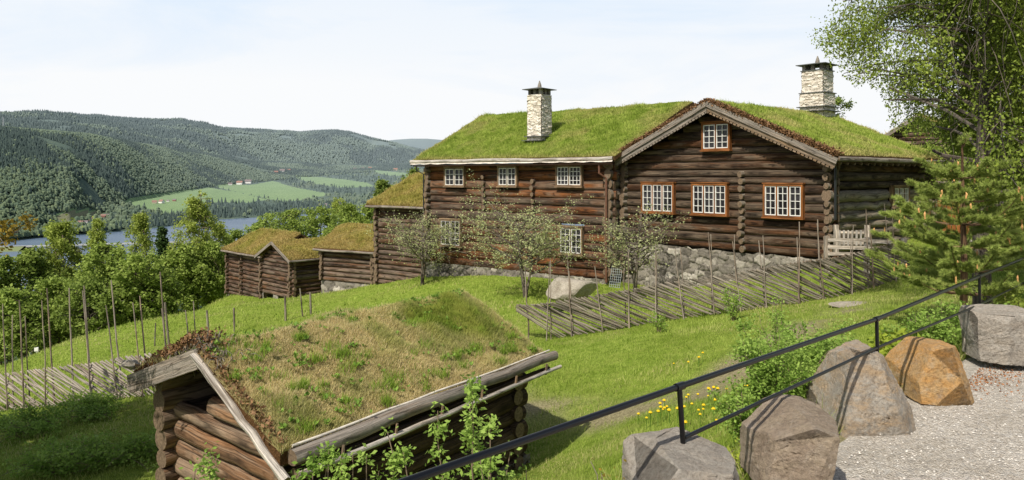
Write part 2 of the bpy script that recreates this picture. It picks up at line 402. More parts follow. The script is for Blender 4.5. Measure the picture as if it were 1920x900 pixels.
# loose pebbles lying on the path
n = 9000; S = RNG.uniform(-3, 12, n); dd = -.2-RNG.random(n)**1.3*6
X = RX+S*RDX-RDY*dd; Y = RY+S*RDY+RDX*dd; k = (Y > 3.5) & (Y < 16); X = X[k]; Y = Y[k]; n = len(X)
r = RNG.uniform(.005, .015, n)
base = np.array([[1, 0, 0], [-.4, .9, 0], [-.6, -.8, 0], [0, 0, .9]])
V = base[None]*r[:, None, None]*RNG.uniform(.6, 1.4, (n, 4, 1)); a = RNG.uniform(0, 6.28, n)
Vx = V[..., 0]*np.cos(a)[:, None]-V[..., 1]*np.sin(a)[:, None]; Vy = V[..., 0]*np.sin(a)[:, None]+V[..., 1]*np.cos(a)[:, None]
V = np.stack([Vx+X[:, None], Vy+Y[:, None], V[..., 2]-2.845], -1)
T = (np.arange(n)[:, None, None]*4+np.array([[0, 1, 3], [1, 2, 3], [2, 0, 3]])[None]).reshape(-1, 3)
pb = MB(); pb.add(V.reshape(-1, 3), T=T, c=np.repeat(np.stack([RNG.random(n), np.zeros(n), np.zeros(n)], 1), 4, 0)); tag(pb.build('loose_gravel', M['pebble'], kind='stuff'), 'loose light grey stone chips scattered over the gravel path', 'gravel')

# ---------------------------------------------------------------- grass blades
def blades(mb, Pt, h, w, lean=.35, dry=None, tone=None):
    n = len(Pt)
    a = RNG.uniform(0, 2*math.pi, n); la = RNG.uniform(0, 2*math.pi, n)
    h = h*RNG.uniform(.45, 1.35, n)*np.where(RNG.random(n) > .955, 2.1, 1.0); w = w*RNG.uniform(.7, 1.3, n)
    dx = np.cos(a)*w/2; dy = np.sin(a)*w/2
    L = lean*RNG.random(n)*h
    tip = Pt+np.stack([np.cos(la)*L, np.sin(la)*L, h], 1)
    v0 = Pt-np.stack([dx, dy, np.full(n, .02)], 1); v1 = Pt+np.stack([dx, dy, np.full(n, -.02)], 1)
    V = np.stack([v0, v1, tip], 1).reshape(-1, 3)
    T = np.arange(n*3).reshape(-1, 3)
    dry = np.zeros(n) if dry is None else dry
    r = RNG.random(n) if tone is None else np.clip(tone+RNG.normal(0, .22, n), 0, 1)
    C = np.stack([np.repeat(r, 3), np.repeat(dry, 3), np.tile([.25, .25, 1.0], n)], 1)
    mb.add(V, T=T, c=C)

def in_house(x, y):
    k = np.zeros(len(x), bool)
    for (ox, oy, th, L, D) in FOOT:
        u = (x-ox)*math.cos(th)+(y-oy)*math.sin(th); v = -(x-ox)*math.sin(th)+(y-oy)*math.cos(th)
        k |= (u > -.1) & (u < L+.1) & (v > -.1) & (v < D+.1)
    return k
FOOT = [(-4.37, 39.4, math.atan2(-6.9, 8.67), 11.1, 10), (5.0, 32.8, math.atan2(-6.8, 6.14), 9.15, 9.2)]
def meadow_grass():
    for (y0, y1, n, h, w, nm) in ((8, 15, 80000, .055, .015, 0), (15, 26, 120000, .065, .022, 1), (26, 58, 100000, .09, .05, 2)):
        Y = np.sqrt(RNG.uniform(y0**2, y1**2, n)); X = RNG.uniform(-.72, .72, n)*Y
        d = rail_d(X, Y); k = ((d > .28) | (Y > 17)) & ~in_house(X, Y)
        wn = worn(X, Y); k &= RNG.random(n) > wn*1.1
        X = X[k]; Y = Y[k]; Z = ground(X, Y)
        pn = fbm(X, Y, 2.5, 21, 3); hh = h*(.55+.9*np.clip(pn*1.6-.3, 0, 1)); dr = rail_d(X, Y)
        hh = hh*np.where((dr < 1.8) & (dr > 0) & (Y < 17), 1.9, 1.0)
        dry = np.clip((fbm(X, Y, 1.5, 31, 3)-.46)*4.5, 0, 1)*.9*RNG.random(len(X))+.25*(RNG.random(len(X)) > .93)
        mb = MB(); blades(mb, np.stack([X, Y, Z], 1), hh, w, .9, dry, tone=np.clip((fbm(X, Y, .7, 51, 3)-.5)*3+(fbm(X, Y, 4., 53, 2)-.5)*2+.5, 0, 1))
        tag(mb.build('meadow_grass', M['blade_meadow'], kind='stuff'), ['long green grass on the bank below the railing', 'short bright green meadow grass around the fence', 'mown green grass sloping down to the far barns'][nm], 'grass')
meadow_grass()

def leaf_q0(mb, Pt, size):
    n = len(Pt); d = RNG.normal(0, 1, (n, 3)); d /= np.linalg.norm(d, axis=1)[:, None]; s_ = np.cross(d, RNG.normal(0, 1, (n, 3))); s_ /= np.linalg.norm(s_, axis=1)[:, None]+1e-9
    L = size*RNG.uniform(.4, 1.4, n)[:, None]; V = np.stack([Pt, Pt+d*L*.5+s_*L*.3, Pt+d*L, Pt+d*L*.5-s_*L*.3], 1).reshape(-1, 3)
    mb.add(V, np.arange(n*4).reshape(-1, 4), c=np.stack([np.repeat(RNG.random(n), 4), np.zeros(n*4), np.zeros(n*4)], 1))
# ---------------------------------------------------------------- log walls
def logw(mb, p0, p1, r, depth=.8, seg=.7, bend=.012, c=None, sides=9, taper=.08):
    p0 = np.asarray(p0, float); p1 = np.asarray(p1, float); L = np.linalg.norm(p1-p0); n = max(2, int(L/seg)+1)
    t = np.linspace(0, 1, n)[:, None]; pts = p0+(p1-p0)*t
    pts = pts+np.stack([RNG.normal(0, bend, n), RNG.normal(0, bend, n), RNG.normal(0, bend*.8, n)], 1)
    tp = taper*(1 if RNG.random() > .5 else -1)
    rad = r*(1+tp*(t[:, 0]-.5)*2)*(1+RNG.normal(0, .025, n))
    mb.tube(pts, rad, sides, c=c, oval=depth, wob=.06)
def wall(mb, o, d, L, z0, z1, hstep, n_out, ext=.28, off=0.0, top=None, skip=(), r=None, jit=.02, sag=0.0, bend=.012, flat=.82):
    """stack of logs from point o (x,y) along unit d; top(z)->(a,b) clips a gable; alternating long ends"""
    z = z0+hstep/2+off*hstep; k = 0; H0 = hstep; hstep = H0*RNG.uniform(.9, 1.1)
    while z < z1:
        a, b_ = -ext*RNG.uniform(.7, 1.15), L+ext*RNG.uniform(.7, 1.15)
        if top is not None:
            ta, tb = top(z); a = max(a, ta); b_ = min(b_, tb)
            if b_-a < .4: break
        rr = hstep*.50*RNG.uniform(.93, 1.05)
        zz = z+RNG.normal(0, jit*hstep)
        segs = [(a, b_)]
        for s0, s1, q0, q1 in skip:
            if q0 < z < q1:
                ns = []
                for u, v in segs:
                    if s1 <= u or s0 >= v: ns.append((u, v)); continue
                    if s0 > u: ns.append((u, s0))
                    if s1 < v: ns.append((s1, v))
                segs = ns
        cc = (RNG.random(), 0, RNG.random())
        for u, v in segs:
            if v-u < .05: continue
            nn_ = np.array([-d[1], d[0], 0.]); mb.box(((o[0]+d[0]*(u+v)/2), (o[1]+d[1]*(u+v)/2), z), (max(.02, v-u-.1), .05, hstep*.996), np.array([[d[0], d[1], 0.], nn_, [0, 0, 1.]]), (0, 0, 0))
            q = np.array([[o[0]+d[0]*u, o[1]+d[1]*u, zz], [o[0]+d[0]*v, o[1]+d[1]*v, zz+RNG.normal(0, sag)]])
            logw(mb, q[0], q[1], rr, depth=flat, c=cc, bend=bend)
        hn = H0*RNG.uniform(.82, 1.18); z += (hstep+hn)/2; hstep = hn; k += 1
def log_ends(mb, x, y, nx, ny, z0, z1, step, r, length=.22, every=1):
    """column of protruding end grain where a cross wall meets the face"""
    z = z0+step/2
    while z < z1:
        l2 = length*RNG.uniform(.6, 1.3); j = RNG.normal(0, .018)
        mb.tube([[x+j-nx*.1, y+j-ny*.1, z], [x+j+nx*l2, y+j+ny*l2, z+RNG.normal(0, .015)]], [r, r*RNG.uniform(.85, 1.05)], 7, oval=.85, wob=.15)
        z += step*every

# ---------------------------------------------------------------- stone walls
def stone_face(mb, o, ux, L, H, uz=(0, 0, 1), nrm=None, cell=.42, asp=1.5, depth=.09, res=.045, seed=1, topwob=.0, batter=0.0, joint=.10, asp_=None):
    asp = asp_ or asp
    """one relief sheet of fitted stones: o lower corner, ux direction, nrm outward"""
    rg = np.random.default_rng(seed)
    o = np.asarray(o, float); ux = np.asarray(ux, float); uz = np.asarray(uz, float); nrm = np.asarray(nrm, float)
    nx_ = max(3, int(L/res)+1); nz_ = max(3, int(H/res)+1)
    U, W = np.meshgrid(np.linspace(0, L, nx_), np.linspace(0, H, nz_), indexing='ij')
    ch = cell/asp; rows = int(H/ch)+3; cols = int(L/cell)+3; pts = []
    for r_ in range(-1, rows):
        for c_ in range(-1, cols): pts.append(((c_+(.5 if r_ % 2 else 0)+rg.uniform(-.36, .36))*cell, (r_+.5+rg.uniform(-.22, .22))*ch))
    pts = np.array(pts); tone = np.clip(rg.normal(.42, .26, len(pts)), 0, 1); off = rg.uniform(-.5, 1, len(pts)); sz = rg.uniform(-.24, .24, len(pts))
    A = np.stack([U.ravel(), W.ravel()*asp], 1); B = pts*np.array([1, asp])
    f1 = np.full(len(A), 9.); f2 = np.full(len(A), 9.); idx = np.zeros(len(A), int)
    wob = (vn(A[:, 0], A[:, 1], cell*.5, seed)-.5)*cell*.25
    for i in range(0, len(A), 6000):
        dd = np.linalg.norm(A[i:i+6000, None]+wob[i:i+6000, None, None]-B[None], axis=2)+sz[None]*cell
        s2 = np.argpartition(dd, 1, axis=1)[:, :2]; v2 = np.take_along_axis(dd, s2, 1); o2 = np.argsort(v2, 1)
        v2 = np.take_along_axis(v2, o2, 1); s2 = np.take_along_axis(s2, o2, 1)
        f1[i:i+6000] = v2[:, 0]; f2[i:i+6000] = v2[:, 1]; idx[i:i+6000] = s2[:, 0]
    e = (f2-f1)/cell; h = np.clip(e/joint/1.5, 0, 1); h = h**.35
    disp = depth*(h*(.8+.5*off[idx])-.4)+(vn(A[:, 0], A[:, 1], .09, seed+3)-.5)*depth*.35
    Wz = W.ravel()
    V = o+ux*U.ravel()[:, None]+uz*Wz[:, None]+nrm*(disp-batter*Wz)[:, None]
    if topwob: V = V+uz*((vn(U.ravel(), U.ravel()*0, cell*.6, seed+5)-.5)*topwob*(Wz/H))[:, None]
    i = np.arange(nx_-1)[:, None]*nz_; j = np.arange(nz_-1)[None, :]
    Q = np.stack([i+j, i+nz_+j, i+nz_+j+1, i+j+1], -1).reshape(-1, 4)
    C = np.stack([tone[idx], np.clip(1-e/joint, 0, 1)*.9, np.zeros(len(A))], 1)
    mb.add(V, Q, c=C)

# ---------------------------------------------------------------- windows
def window(root, o, ux, nrm, w, h, ncase, cols, rows, wood, deep=.12, fr=.075):
    """o = lower left outer corner on wall face (local), ux along, nrm outward"""
    o = np.asarray(o, float); ux = np.array([ux[0], ux[1], 0.]); nrm = np.array([nrm[0], nrm[1], 0.]); uz = np.array([0, 0, 1.])
    A = np.array([ux, nrm, uz])
    f = MB()
    def bx(mb, a0, a1, z0, z1, d0, d1, c=(.7, 0, 0)):
        mb.box(o+ux*(a0+a1)/2+uz*(z0+z1)/2+nrm*(d0+d1)/2, (a1-a0, d1-d0, z1-z0), A, c)
    bx(f, 0, fr, 0, h, -.06, deep); bx(f, w-fr, w, 0, h, -.06, deep)
    bx(f, fr, w-fr, h-fr, h, -.06, deep); bx(f, -.03, w+.03, -.06, -.002, -.06, deep+.05); bx(f, fr, w-fr, 0, fr*.7, -.06, deep)
    bx(f, -.02, w+.02, h+.002, h+.05, -.06, deep+.02)
    iw = w-2*fr; cw = iw/ncase; ms = .05
    for k in range(1, ncase): bx(f, fr+k*cw-ms/2, fr+k*cw+ms/2, fr*.7, h-fr, -.06, deep-.012)
    fo = f.build('window', wood, root)
    for k in range(ncase):
        a0 = fr+k*cw+(ms/2 if k else 0)+.006; a1 = fr+(k+1)*cw-(ms/2 if k < ncase-1 else 0)-.006
        z0 = fr*.7+.006; z1 = h-fr-.006; s = MB(); t = .034; m_ = .022; dA, dB = deep-.075, deep-.025
        bx(s, a0, a0+t, z0, z1, dA, dB); bx(s, a1-t, a1, z0, z1, dA, dB); bx(s, a0+t, a1-t, z0, z0+t, dA, dB); bx(s, a0+t, a1-t, z1-t, z1, dA, dB)
        for c in range(1, cols):
            x = a0+(a1-a0)*c/cols; bx(s, x-m_/2, x+m_/2, z0+t, z1-t, dA+.006, dB-.004)
        for r_ in range(1, rows):
            z = z0+(z1-z0)*r_/rows
            for c in range(cols):
                xa = a0+(a1-a0)*c/cols+(m_/2 if c else t); xb = a0+(a1-a0)*(c+1)/cols-(m_/2 if c < cols-1 else t)
                bx(s, xa, xb, z-m_/2, z+m_/2, dA+.008, dB-.006)
        s.build('sash', M['white_paint'], fo)
        g = MB(); bx(g, a0+.01, a1-.01, z0+.01, z1-.01, dA-.012, dA+.002); g.build('pane', M['glass'], fo)
    return fo

# ---------------------------------------------------------------- turf roofs
def gable_roof(root, mp, a0, a1, b0, br, b1, ze0, zr, ze1, turf, bladem, nbl, bh, bw, thick=.2, seed=1, bump=.09, dry=.3, res=.22, dryedge=.8, round_=.35, sag=0.0, clip=None):
    """a along the ridge, b across; mp(a,b)->(x,y) local. z* = underside heights"""
    rf = MB(); pts = []
    na = max(6, int((a1-a0)/res))
    for (bA, bB, zA, zB, sd) in ((b0, br, ze0, zr, 0), (b1, br, ze1, zr, 1)):
        nb = max(6, int(abs(bB-bA)/res))
        A, Tt = np.meshgrid(np.linspace(a0, a1, na), np.linspace(0, 1, nb), indexing='ij')
        Bv = bA+(bB-bA)*Tt; Zu = zA+(zB-zA)*Tt
        noise = (fbm(A, Bv, 1.3, seed, 4)-.5)*bump*2+(fbm(A, Bv, .4, seed+50, 3)-.5)*bump
        rd = -round_*.35*np.clip((Tt-.8)/.2, 0, 1)**2
        edge = np.minimum(np.minimum((A-a0), (a1-A))/.6, Tt*abs(bB-bA)/.3); edge = np.clip(edge, 0, 1)
        sg = -sag*np.sin(math.pi*(A-a0)/(a1-a0))*Tt
        Zt = Zu+thick*(.72+.28*np.sqrt(edge))+noise*(.35+.65*edge)*np.where(Tt > .97, .8, 1)+rd*thick+sg
        x, y = mp(A, Bv); V, Q = grid_mesh(x, y, Zt)
        if sd: Q = Q[:, ::-1]
        ee = np.clip(1-edge*1.0, 0, 1)*.55
        rf.add(V, Q, c=np.stack([np.zeros(V.shape[0]), ee.ravel(), np.zeros(V.shape[0])], 1))
        for sl in ((0, slice(None)), (na-1, slice(None)), (slice(None), 0)):   # skirts
            xx, yy, zz = x[sl], y[sl], Zt[sl]; zu = Zu[sl]+.0
            n_ = len(xx); off = (RNG.random(n_)-.5)*.04
            Vt = np.stack([xx, yy, zz], 1); Vb = np.stack([xx, yy, zu], 1)
            VV = np.concatenate([Vt, (Vt+Vb)/2+np.stack([off, off, off*0], 1), Vb]); i = np.arange(n_-1)
            QQ = np.concatenate([np.stack([i, i+1, i+n_+1, i+n_], 1), np.stack([i+n_, i+n_+1, i+2*n_+1, i+2*n_], 1)])
            rf.add(VV, QQ, c=(0, 1, 0))
        x4, y4 = mp(np.array([a0, a1, a1, a0]), np.array([bA, bA, bB, bB]))
        rf.add(np.stack([x4, y4, np.array([zA, zA, zB, zB])], 1), [[0, 1, 2, 3]], c=(0, 1, 0))
        n_ = int(nbl[sd])
        if n_:
            ra = RNG.random(n_); rb = RNG.random(n_); ia = ra*(na-1); ib = rb*(nb-1); i0 = np.minimum(ia.astype(int), na-2); j0 = np.minimum(ib.astype(int), nb-2)
            fa = ia-i0; fb = ib-j0
            def smp(Gd): return (Gd[i0, j0]*(1-fa)+Gd[i0+1, j0]*fa)*(1-fb)+(Gd[i0, j0+1]*(1-fa)+Gd[i0+1, j0+1]*fa)*fb
            pts.append((np.stack([smp(x), smp(y), smp(Zt)], 1), smp(A), smp(Bv), smp(edge)))
    ro = rf.build('roof', turf, root, smooth=True)
    if pts:
        mb = MB()
        for p, A, Bv, ed in pts:
            cl = fbm(A, Bv, .55, seed+9, 3); pn = fbm(A, Bv, 1.6, seed+19, 3)
            h = bh*(.35+1.3*np.clip(cl*1.9-.5, 0, 1.2))
            dr = np.clip((pn-.5)*3.2+dry+(.5-cl)*1.2, 0, 1)
            dr = np.maximum(dr, (1-ed)*dryedge)*(.5+.5*RNG.random(len(p)))
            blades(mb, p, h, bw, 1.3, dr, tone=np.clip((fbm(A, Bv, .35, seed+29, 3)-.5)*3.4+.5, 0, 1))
        mb.build('roof_grass', bladem, ro, kind='stuff')
    return ro

def chimney(root, x, y, z0, z1, s0, s1, seed, step=None, pillars=3):
    """square slab-stone stack, local coordinates"""
    ch = MB(); H = z1-z0
    for (nx, ny, sd) in ((0, -1, 1), (1, 0, 2), (0, 1, 3), (-1, 0, 4)):
        ux = np.array([-ny, nx, 0.]) ; nr = np.array([nx, ny, 0.])
        def face(za, zb, w, sd2):
            o = np.array([x, y, za])+nr*w/2-ux*w/2
            stone_face(ch, o, ux, w, zb-za, nrm=nr, cell=.34, asp=4.6, depth=.05, res=.028, seed=seed*10+sd2, joint=.12)
        if step:
            zm = z0+H*step; face(z0, zm, s0, sd); face(zm, z1, s1, sd+5)
        else: face(z0, z1, (s0+s1)/2, sd)
    co = ch.build('chimney', M['chimney'], root)
    def slab(z, s, t=.035):
        ld = MB(); ld.box((x+RNG.normal(0, .01), y, z), (s, s, t), col_=(.5, 0, 0)); ld.build('drip_slab', M['slate'], co)
    w = s1
    if step: slab(z0+H*step, s0+.12); slab(z1, s1+.12)
    slab(z0+.62, s0+.26); slab(z0+.42, s0+.40, .03)
    n_ = pillars; g = .24
    for ix in range(n_):
        for iy in range(n_):
            if n_ == 3 and ix == 1 and iy == 1: continue
            sc = MB(); sc.box((x+(ix/(n_-1)-.5)*(s1-.16), y+(iy/(n_-1)-.5)*(s1-.16), z1+.018+g/2), (.15, .15, g), col_=(RNG.random(), .2, 0)); sc.build('pillar', M['stone'], co)
    cp = MB(); s = s1+.42; zc = z1+.018+g
    V = np.array([[x-s/2, y-s/2, zc], [x+s/2, y-s/2, zc], [x+s/2, y+s/2, zc], [x-s/2, y+s/2, zc], [x-s/2, y-s/2, zc+.03], [x+s/2, y-s/2, zc+.03], [x+s/2, y+s/2, zc+.03], [x-s/2, y+s/2, zc+.03], [x, y, zc+.15]])
    cp.add(V, [[3, 2, 1, 0], [0, 1, 5, 4], [1, 2, 6, 5], [2, 3, 7, 6], [3, 0, 4, 7]], T=[[4, 5, 8], [5, 6, 8], [6, 7, 8], [7, 4, 8]])
    cp.build('cap_slab', M['slate'], co)
    fn = MB(); fn.tube([[x, y, zc+.08], [x+.01, y, zc+.25], [x, y+.01, zc+.46]], [.12, .09, .02], 6, wob=.2, c=(.4, 0, 0)); fn.build('finial_stone', M['stone'], co)

def eave_line(root, mp, a0, a1, b, z, pole_r, matA, white=True, outward=-1):
    e = MB(); n = int((a1-a0)/.8)+2; a = np.linspace(a0, a1, n)
    x, y = mp(a, np.full(n, b)); 
    e.tube(np.stack([x, y, np.full(n, z+pole_r)+RNG.normal(0, .01, n)], 1), pole_r, 8, wob=.06); e.build('eave_log', matA, root)
    if white:
        w = MB(); m_ = int((a1-a0)/.12); a = np.linspace(a0, a1, m_); x, y = mp(a, np.full(m_, b+outward*.07)); x2, y2 = mp(a, np.full(m_, b+outward*.02))
        dz = .03+.035*np.abs(np.sin(a*2.9+np.sin(a*1.3)))
        V = np.concatenate([np.stack([x2, y2, np.full(m_, z+.01)], 1), np.stack([x, y, z-dz], 1)]); i = np.arange(m_-1)
        w.add(V, np.stack([i, i+1, i+m_+1, i+m_], 1)); w.build('bark_edge', M['bark_white'], root)

# ================================================================= HOUSE WITH GABLE FRONT (right)
ZB = -4.9
def local_of(o, th):
    c, s = math.cos(th), math.sin(th)
    def hit(px, py, side='front', W=0):
        """where the sight direction meets wall line; returns (along, z)"""
        k = (px-960)/F
        if side == 'front': ox, oy, dx, dy = o[0], o[1], c, s
        else: ox, oy, dx, dy = o[0]+c*W, o[1]+s*W, -s, c
        t = (k*oy-ox)/(dx-k*dy); Y = oy+dy*t
        return t, (HY-py)/F*Y
    return hit
O2 = (5.0, 32.8); TH2 = math.atan2(-6.8, 6.14); W2 = 9.15; D2 = 9.2
hit2 = local_of(O2, TH2)
H2 = empty('log_house', (*O2, ZB), TH2, 'large dark log farmhouse with grass roof and gable facing the meadow', 'house')
def z2(z): return z-ZB
zsill = -2.90; zeu = .60; slope2 = (2.72-.55)/(W2/2+.5)
def top2(z):
    zz = z+ZB; half = (2.72-zz-.12)/slope2
    return (W2/2-half, W2/2+half)
wins2 = []
for (xa, xb, ya, yb, nc, cc, rr) in ((1208, 1269, 343, 398, 3, 2, 4), (1302, 1369, 344, 402, 3, 2, 4), (1436, 1511, 345, 407, 3, 2, 4), (1321, 1374, 230, 281, 2, 2, 4)):
    ta, z_ = hit2(xa, yb); tb, _ = hit2(xb, yb); tm, zt = hit2((xa+xb)/2, ya); _, zb = hit2((xa+xb)/2, yb)
    wins2.append((ta, tb, z2(zb), z2(zt), nc, cc, rr))
hs = .305
mb = MB(); sk = [(a+.03, b_-.03, z0+.05, z1-.05) for a, b_, z0, z1, *_ in wins2]
wall(mb, (0, 0), (1, 0), W2, z2(zsill), z2(2.72), hs, -1, top=top2, skip=sk, bend=.013, flat=.52)
mb.build('wall', M['log_house'], H2, smooth=True)
sw_a, sw_z = hit2(1664, 388, 'side', W2); sw_b, _ = hit2(1694, 388, 'side', W2); _, sw_t = hit2(1679, 349, 'side', W2)
mb = MB(); wall(mb, (W2, 0), (0, 1), D2, z2(zsill), z2(-.42), hs*1.2, 1, off=.5, skip=[(sw_a+.05, sw_b-.05, z2(sw_z)+.04, z2(sw_t)-.04)], bend=.035, r=hs*.5)
mb.build('wall', M['log_grey'], H2, smooth=True)
mb = MB(); wall(mb, (W2, 0), (0, 1), D2, z2(-.66), z2(zeu)+.1, hs*1.05, 1, off=.5); mb.build('wall', M['log_house'], H2, smooth=True)  # dark log material paints the eave shade onto the upper side wall
mb = MB(); wall(mb, (0, 0), (0, 1), D2, z2(-4.5), z2(zeu)+.1, hs, 1, off=.5); mb.build('wall', M['log_grey'], H2, smooth=True)
mb = MB(); wall(mb, (0, D2), (1, 0), W2, z2(zsill), z2(2.72), hs, 1, top=top2); mb.build('wall', M['log_house'], H2, smooth=True)
mb = MB()
ta, _ = hit2(1395, 400)
log_ends(mb, ta, -.05, 0, -1, z2(zsill), z2(.35), hs*.93, .125, .2)
mb.build('cross_wall_end', M['log_grey'], H2, smooth=True)
for cx, cy, nx, ny, za in ((.08, -.08, 0, -1, -4.3), (W2-.05, -.1, 0, -1, zsill), (W2+.08, D2-.1, 1, 0, zsill), (W2+.08, D2*.86, 1, 0, zsill)):
    mb = MB(); log_ends(mb, cx, cy, nx, ny, z2(za), z2(zeu-.1), hs*.98, .13, .26); mb.build('corner_notch', M['log_grey'], H2, smooth=True)
for (a, b_, z0, z1, nc, cc, rr) in wins2:
    window(H2, (a, -.12, z0), (1, 0), (0, -1), b_-a, z1-z0, nc, cc, rr, M['window_wood'])
    bk = MB(); bk.box(((a+b_)/2, .05, (z0+z1)/2), (b_-a+.1, .04, z1-z0+.1)); bk.build('window_dark_backing', M['dark_inside'], H2)  # near-black box standing for the dark room behind the window
window(H2, (W2+.13, sw_a, z2(sw_z)), (0, 1), (1, 0), sw_b-sw_a, sw_t-sw_z, 3, 2, 3, M['window_dull'])
# plinth
mb = MB(); stone_face(mb, (-.15, -.06, -.6), (1, 0, 0), W2+.3, z2(zsill)+.6, nrm=(0, -1, 0), seed=4, topwob=.10, depth=.085, res=.04, cell=.44, joint=.09, asp_=1.75)
stone_face(mb, (W2+.06, -.15, .2), (0, 1, 0), D2+.2, z2(zsill)-.2, nrm=(1, 0, 0), seed=5, res=.07)
mb.build('foundation', M['stone'], H2, smooth=True)
# roof (ridge runs back)
mp2 = lambda a, b_: (b_, a)
OV = .5; FO = .7
gable_roof(H2, mp2, -FO, D2+.6, -OV, W2/2, W2+OV, z2(.55), z2(2.74), z2(.55), M['turf_green'], M['blade_roof'], (14000, 46000), .075, .035, thick=.24, seed=5, dry=.28, bump=.06, dryedge=1.3)
pe = MB()
for sgn in (-1, 1):
    n_ = 9000; t_ = RNG.random(n_); a = -FO+np.abs(RNG.normal(0, .22, n_))-.05; bb = np.where(sgn < 0, -OV+t_*(W2/2+OV), W2+OV-t_*(W2/2+OV)); zz = z2(.55)+t_*(z2(2.74)-z2(.55))+.10+RNG.uniform(0, .18, n_)
    leaf_q0(pe, np.stack([bb, a, zz], 1), .085)
pe.build('peat_crumbs', M['peat'], H2, kind='stuff')
def barge(root, mp, a, b0, z0, b1, z1, w, t, mat, scallop=False, name='barge_board', dz=0):
    q = MB(); p = mp(np.array([a, a]), np.array([b0, b1]))
    p0 = np.array([p[0][0], p[1][0], z0]); p1 = np.array([p[0][1], p[1][1], z1])
    n_ = np.array([p0, p1]); d = p1-p0; L = np.linalg.norm(d); d /= L
    q.beam(p0, p1, t, w, (.6, 0, .8)); 
    if scallop:
        side = np.cross(d, (0, 0, 1)); side /= np.linalg.norm(side); u = np.cross(side, d); k = int(L/.16)
        for i in range(k):
            c = p0+d*(L*(i+.5)/k)-u*(w/2+.035)
            q.box(c, (L/k*.72, t*.7, .075), np.array([d, side, u]), (.7, 0, .5))
    return q.build(name, mat, root)
for b0 in (-OV-.03, W2+OV+.03):
    barge(H2, mp2, -FO-.035, b0, z2(.50), W2/2, z2(2.80), .20, .05, M['board_grey'])
    barge(H2, mp2, -FO+.02, b0*.985+.06, z2(.36), W2/2, z2(2.62), .17, .04, M['window_dull' if b0 > 0 else 'board_grey'], scallop=True, name='scalloped_board')
    # peat held along the board
for b_, o_ in ((-OV, -1), (W2+OV, 1)):
    eave_line(H2, mp2, -FO+.05, D2+.5, b_, z2(.50), .09, M['board_grey'], white=False)
mb = MB()
for k in range(17):
    a = -.4+k*.55; mb.beam((W2-.2, a, z2(.72)), (W2+OV+.02, a, z2(.42)), .09, .09, (.8, 1, .9))
mb.build('rafter_ends', M['board_pale'], H2)
mb = MB(); mb.box((W2/2, -FO/2, z2(.42)), (.1, FO, .1)); 
pp = MB(); pp.tube([(W2+.28, -.32, z2(.35)), (W2+.28, -.32, z2(-1.5))], .045, 8, c=(0, 0, 0)); pp.build('downpipe', M['pipe_dark'], H2)
pp = MB(); pp.tube([(-.35, -.5, z2(.45)), (-.35, -.5, z2(.15)), (-.05, -.2, z2(0))], .04, 8, c=(0, 0, 0)); pp.build('gutter_spout', M['pipe_rust'], H2)
# chimney on right slope
def roof_hit(o, th, px, py, fz):
    """march along direction until below fz(local x, local y)"""
    c, s = math.cos(th), math.sin(th); Y = 15.
    while Y < 60:
        X = (px-960)/F*Y; Z = (HY-py)/F*Y; lx = (X-o[0])*c+(Y-o[1])*s; ly = -(X-o[0])*s+(Y-o[1])*c
        if Z < fz(lx, ly) and lx > -1 and ly > -1: return lx, ly, Z
        Y += .05
fz2 = lambda lx, ly: (.86+(min(lx+OV, W2+OV-lx))*slope2) if -OV < lx < W2+OV and -FO < ly < D2+.6 else -99
cx, cy, cz = roof_hit(O2, TH2, 1528, 211, fz2)
s2 = 1.05
chimney(H2, cx-.1, cy+.45, z2(cz)-.35, z2(cz)-.1+2.05, 1.12, 1.0, 3, step=.55)
print('chimney2', cx, cy, cz)

# ================================================================= LONG HOUSE (left of it)
O1 = (-4.37, 39.4); TH1 = math.atan2(-6.9, 8.67); W1 = 11.08; D1 = 10.0; ZB1 = -5.3
hit1 = local_of(O1, TH1)
H1 = empty('long_log_house', (*O1, ZB1), TH1, 'two storey red brown log house with green turf roof and pale chimney', 'house')
def z1(z): return z-ZB1
hs1 = .385; wins1 = []
for (xa, xb, ya, yb, nc, cc, rr) in ((838, 876, 314, 349, 2, 2, 3), (938, 974, 312, 349, 2, 2, 3), (1047, 1096, 310, 349, 2, 3, 4), (830, 869, 411, 461, 2, 2, 4), (1053, 1097, 425, 476, 2, 2, 4)):
    ta, _ = hit1(xa, yb); tb, _ = hit1(xb, yb); _, zt = hit1((xa+xb)/2, ya); _, zb = hit1((xa+xb)/2, yb)
    wins1.append((ta, tb, z1(zb), z1(zt), nc, cc, rr))
sk = [(a+.03, b_-.03, z0+.05, zt-.05) for a, b_, z0, zt, *_ in wins1]
mb = MB(); wall(mb, (0, 0), (1, 0), W1, z1(-4.55), z1(.75), hs1, -1, skip=sk, bend=.015, flat=.42); mb.build('wall', M['log_long'], H1, smooth=True)
mb = MB(); wall(mb, (0, 0), (0, 1), D1, z1(-4.55), z1(.75), hs1, -1, off=.5); mb.build('wall', M['log_barn'], H1, smooth=True)
mb = MB(); wall(mb, (W1, 0), (0, 1), D1, z1(-4.55), z1(.75), hs1, -1, off=.5); mb.build('wall', M['log_grey'], H1, smooth=True)
for tpx, ya, yb in ((910, 328, 395), (1002, 330, 420)):
    t, za = hit1(tpx, yb); _, zt = hit1(tpx, ya); mb = MB(); log_ends(mb, t, -.05, 0, -1, z1(za), z1(zt), hs1*.8, .12, .18); mb.build('cross_wall_end', M['log_barn'], H1, smooth=True)
for cx_, zl in ((.06, -4.5), (W1-.08, -4.6)):
    mb = MB(); log_ends(mb, cx_, -.06, 0, -1, z1(zl), z1(.5), hs1*.8, .14, .25); mb.build('corner_notch', M['log_grey'], H1, smooth=True)
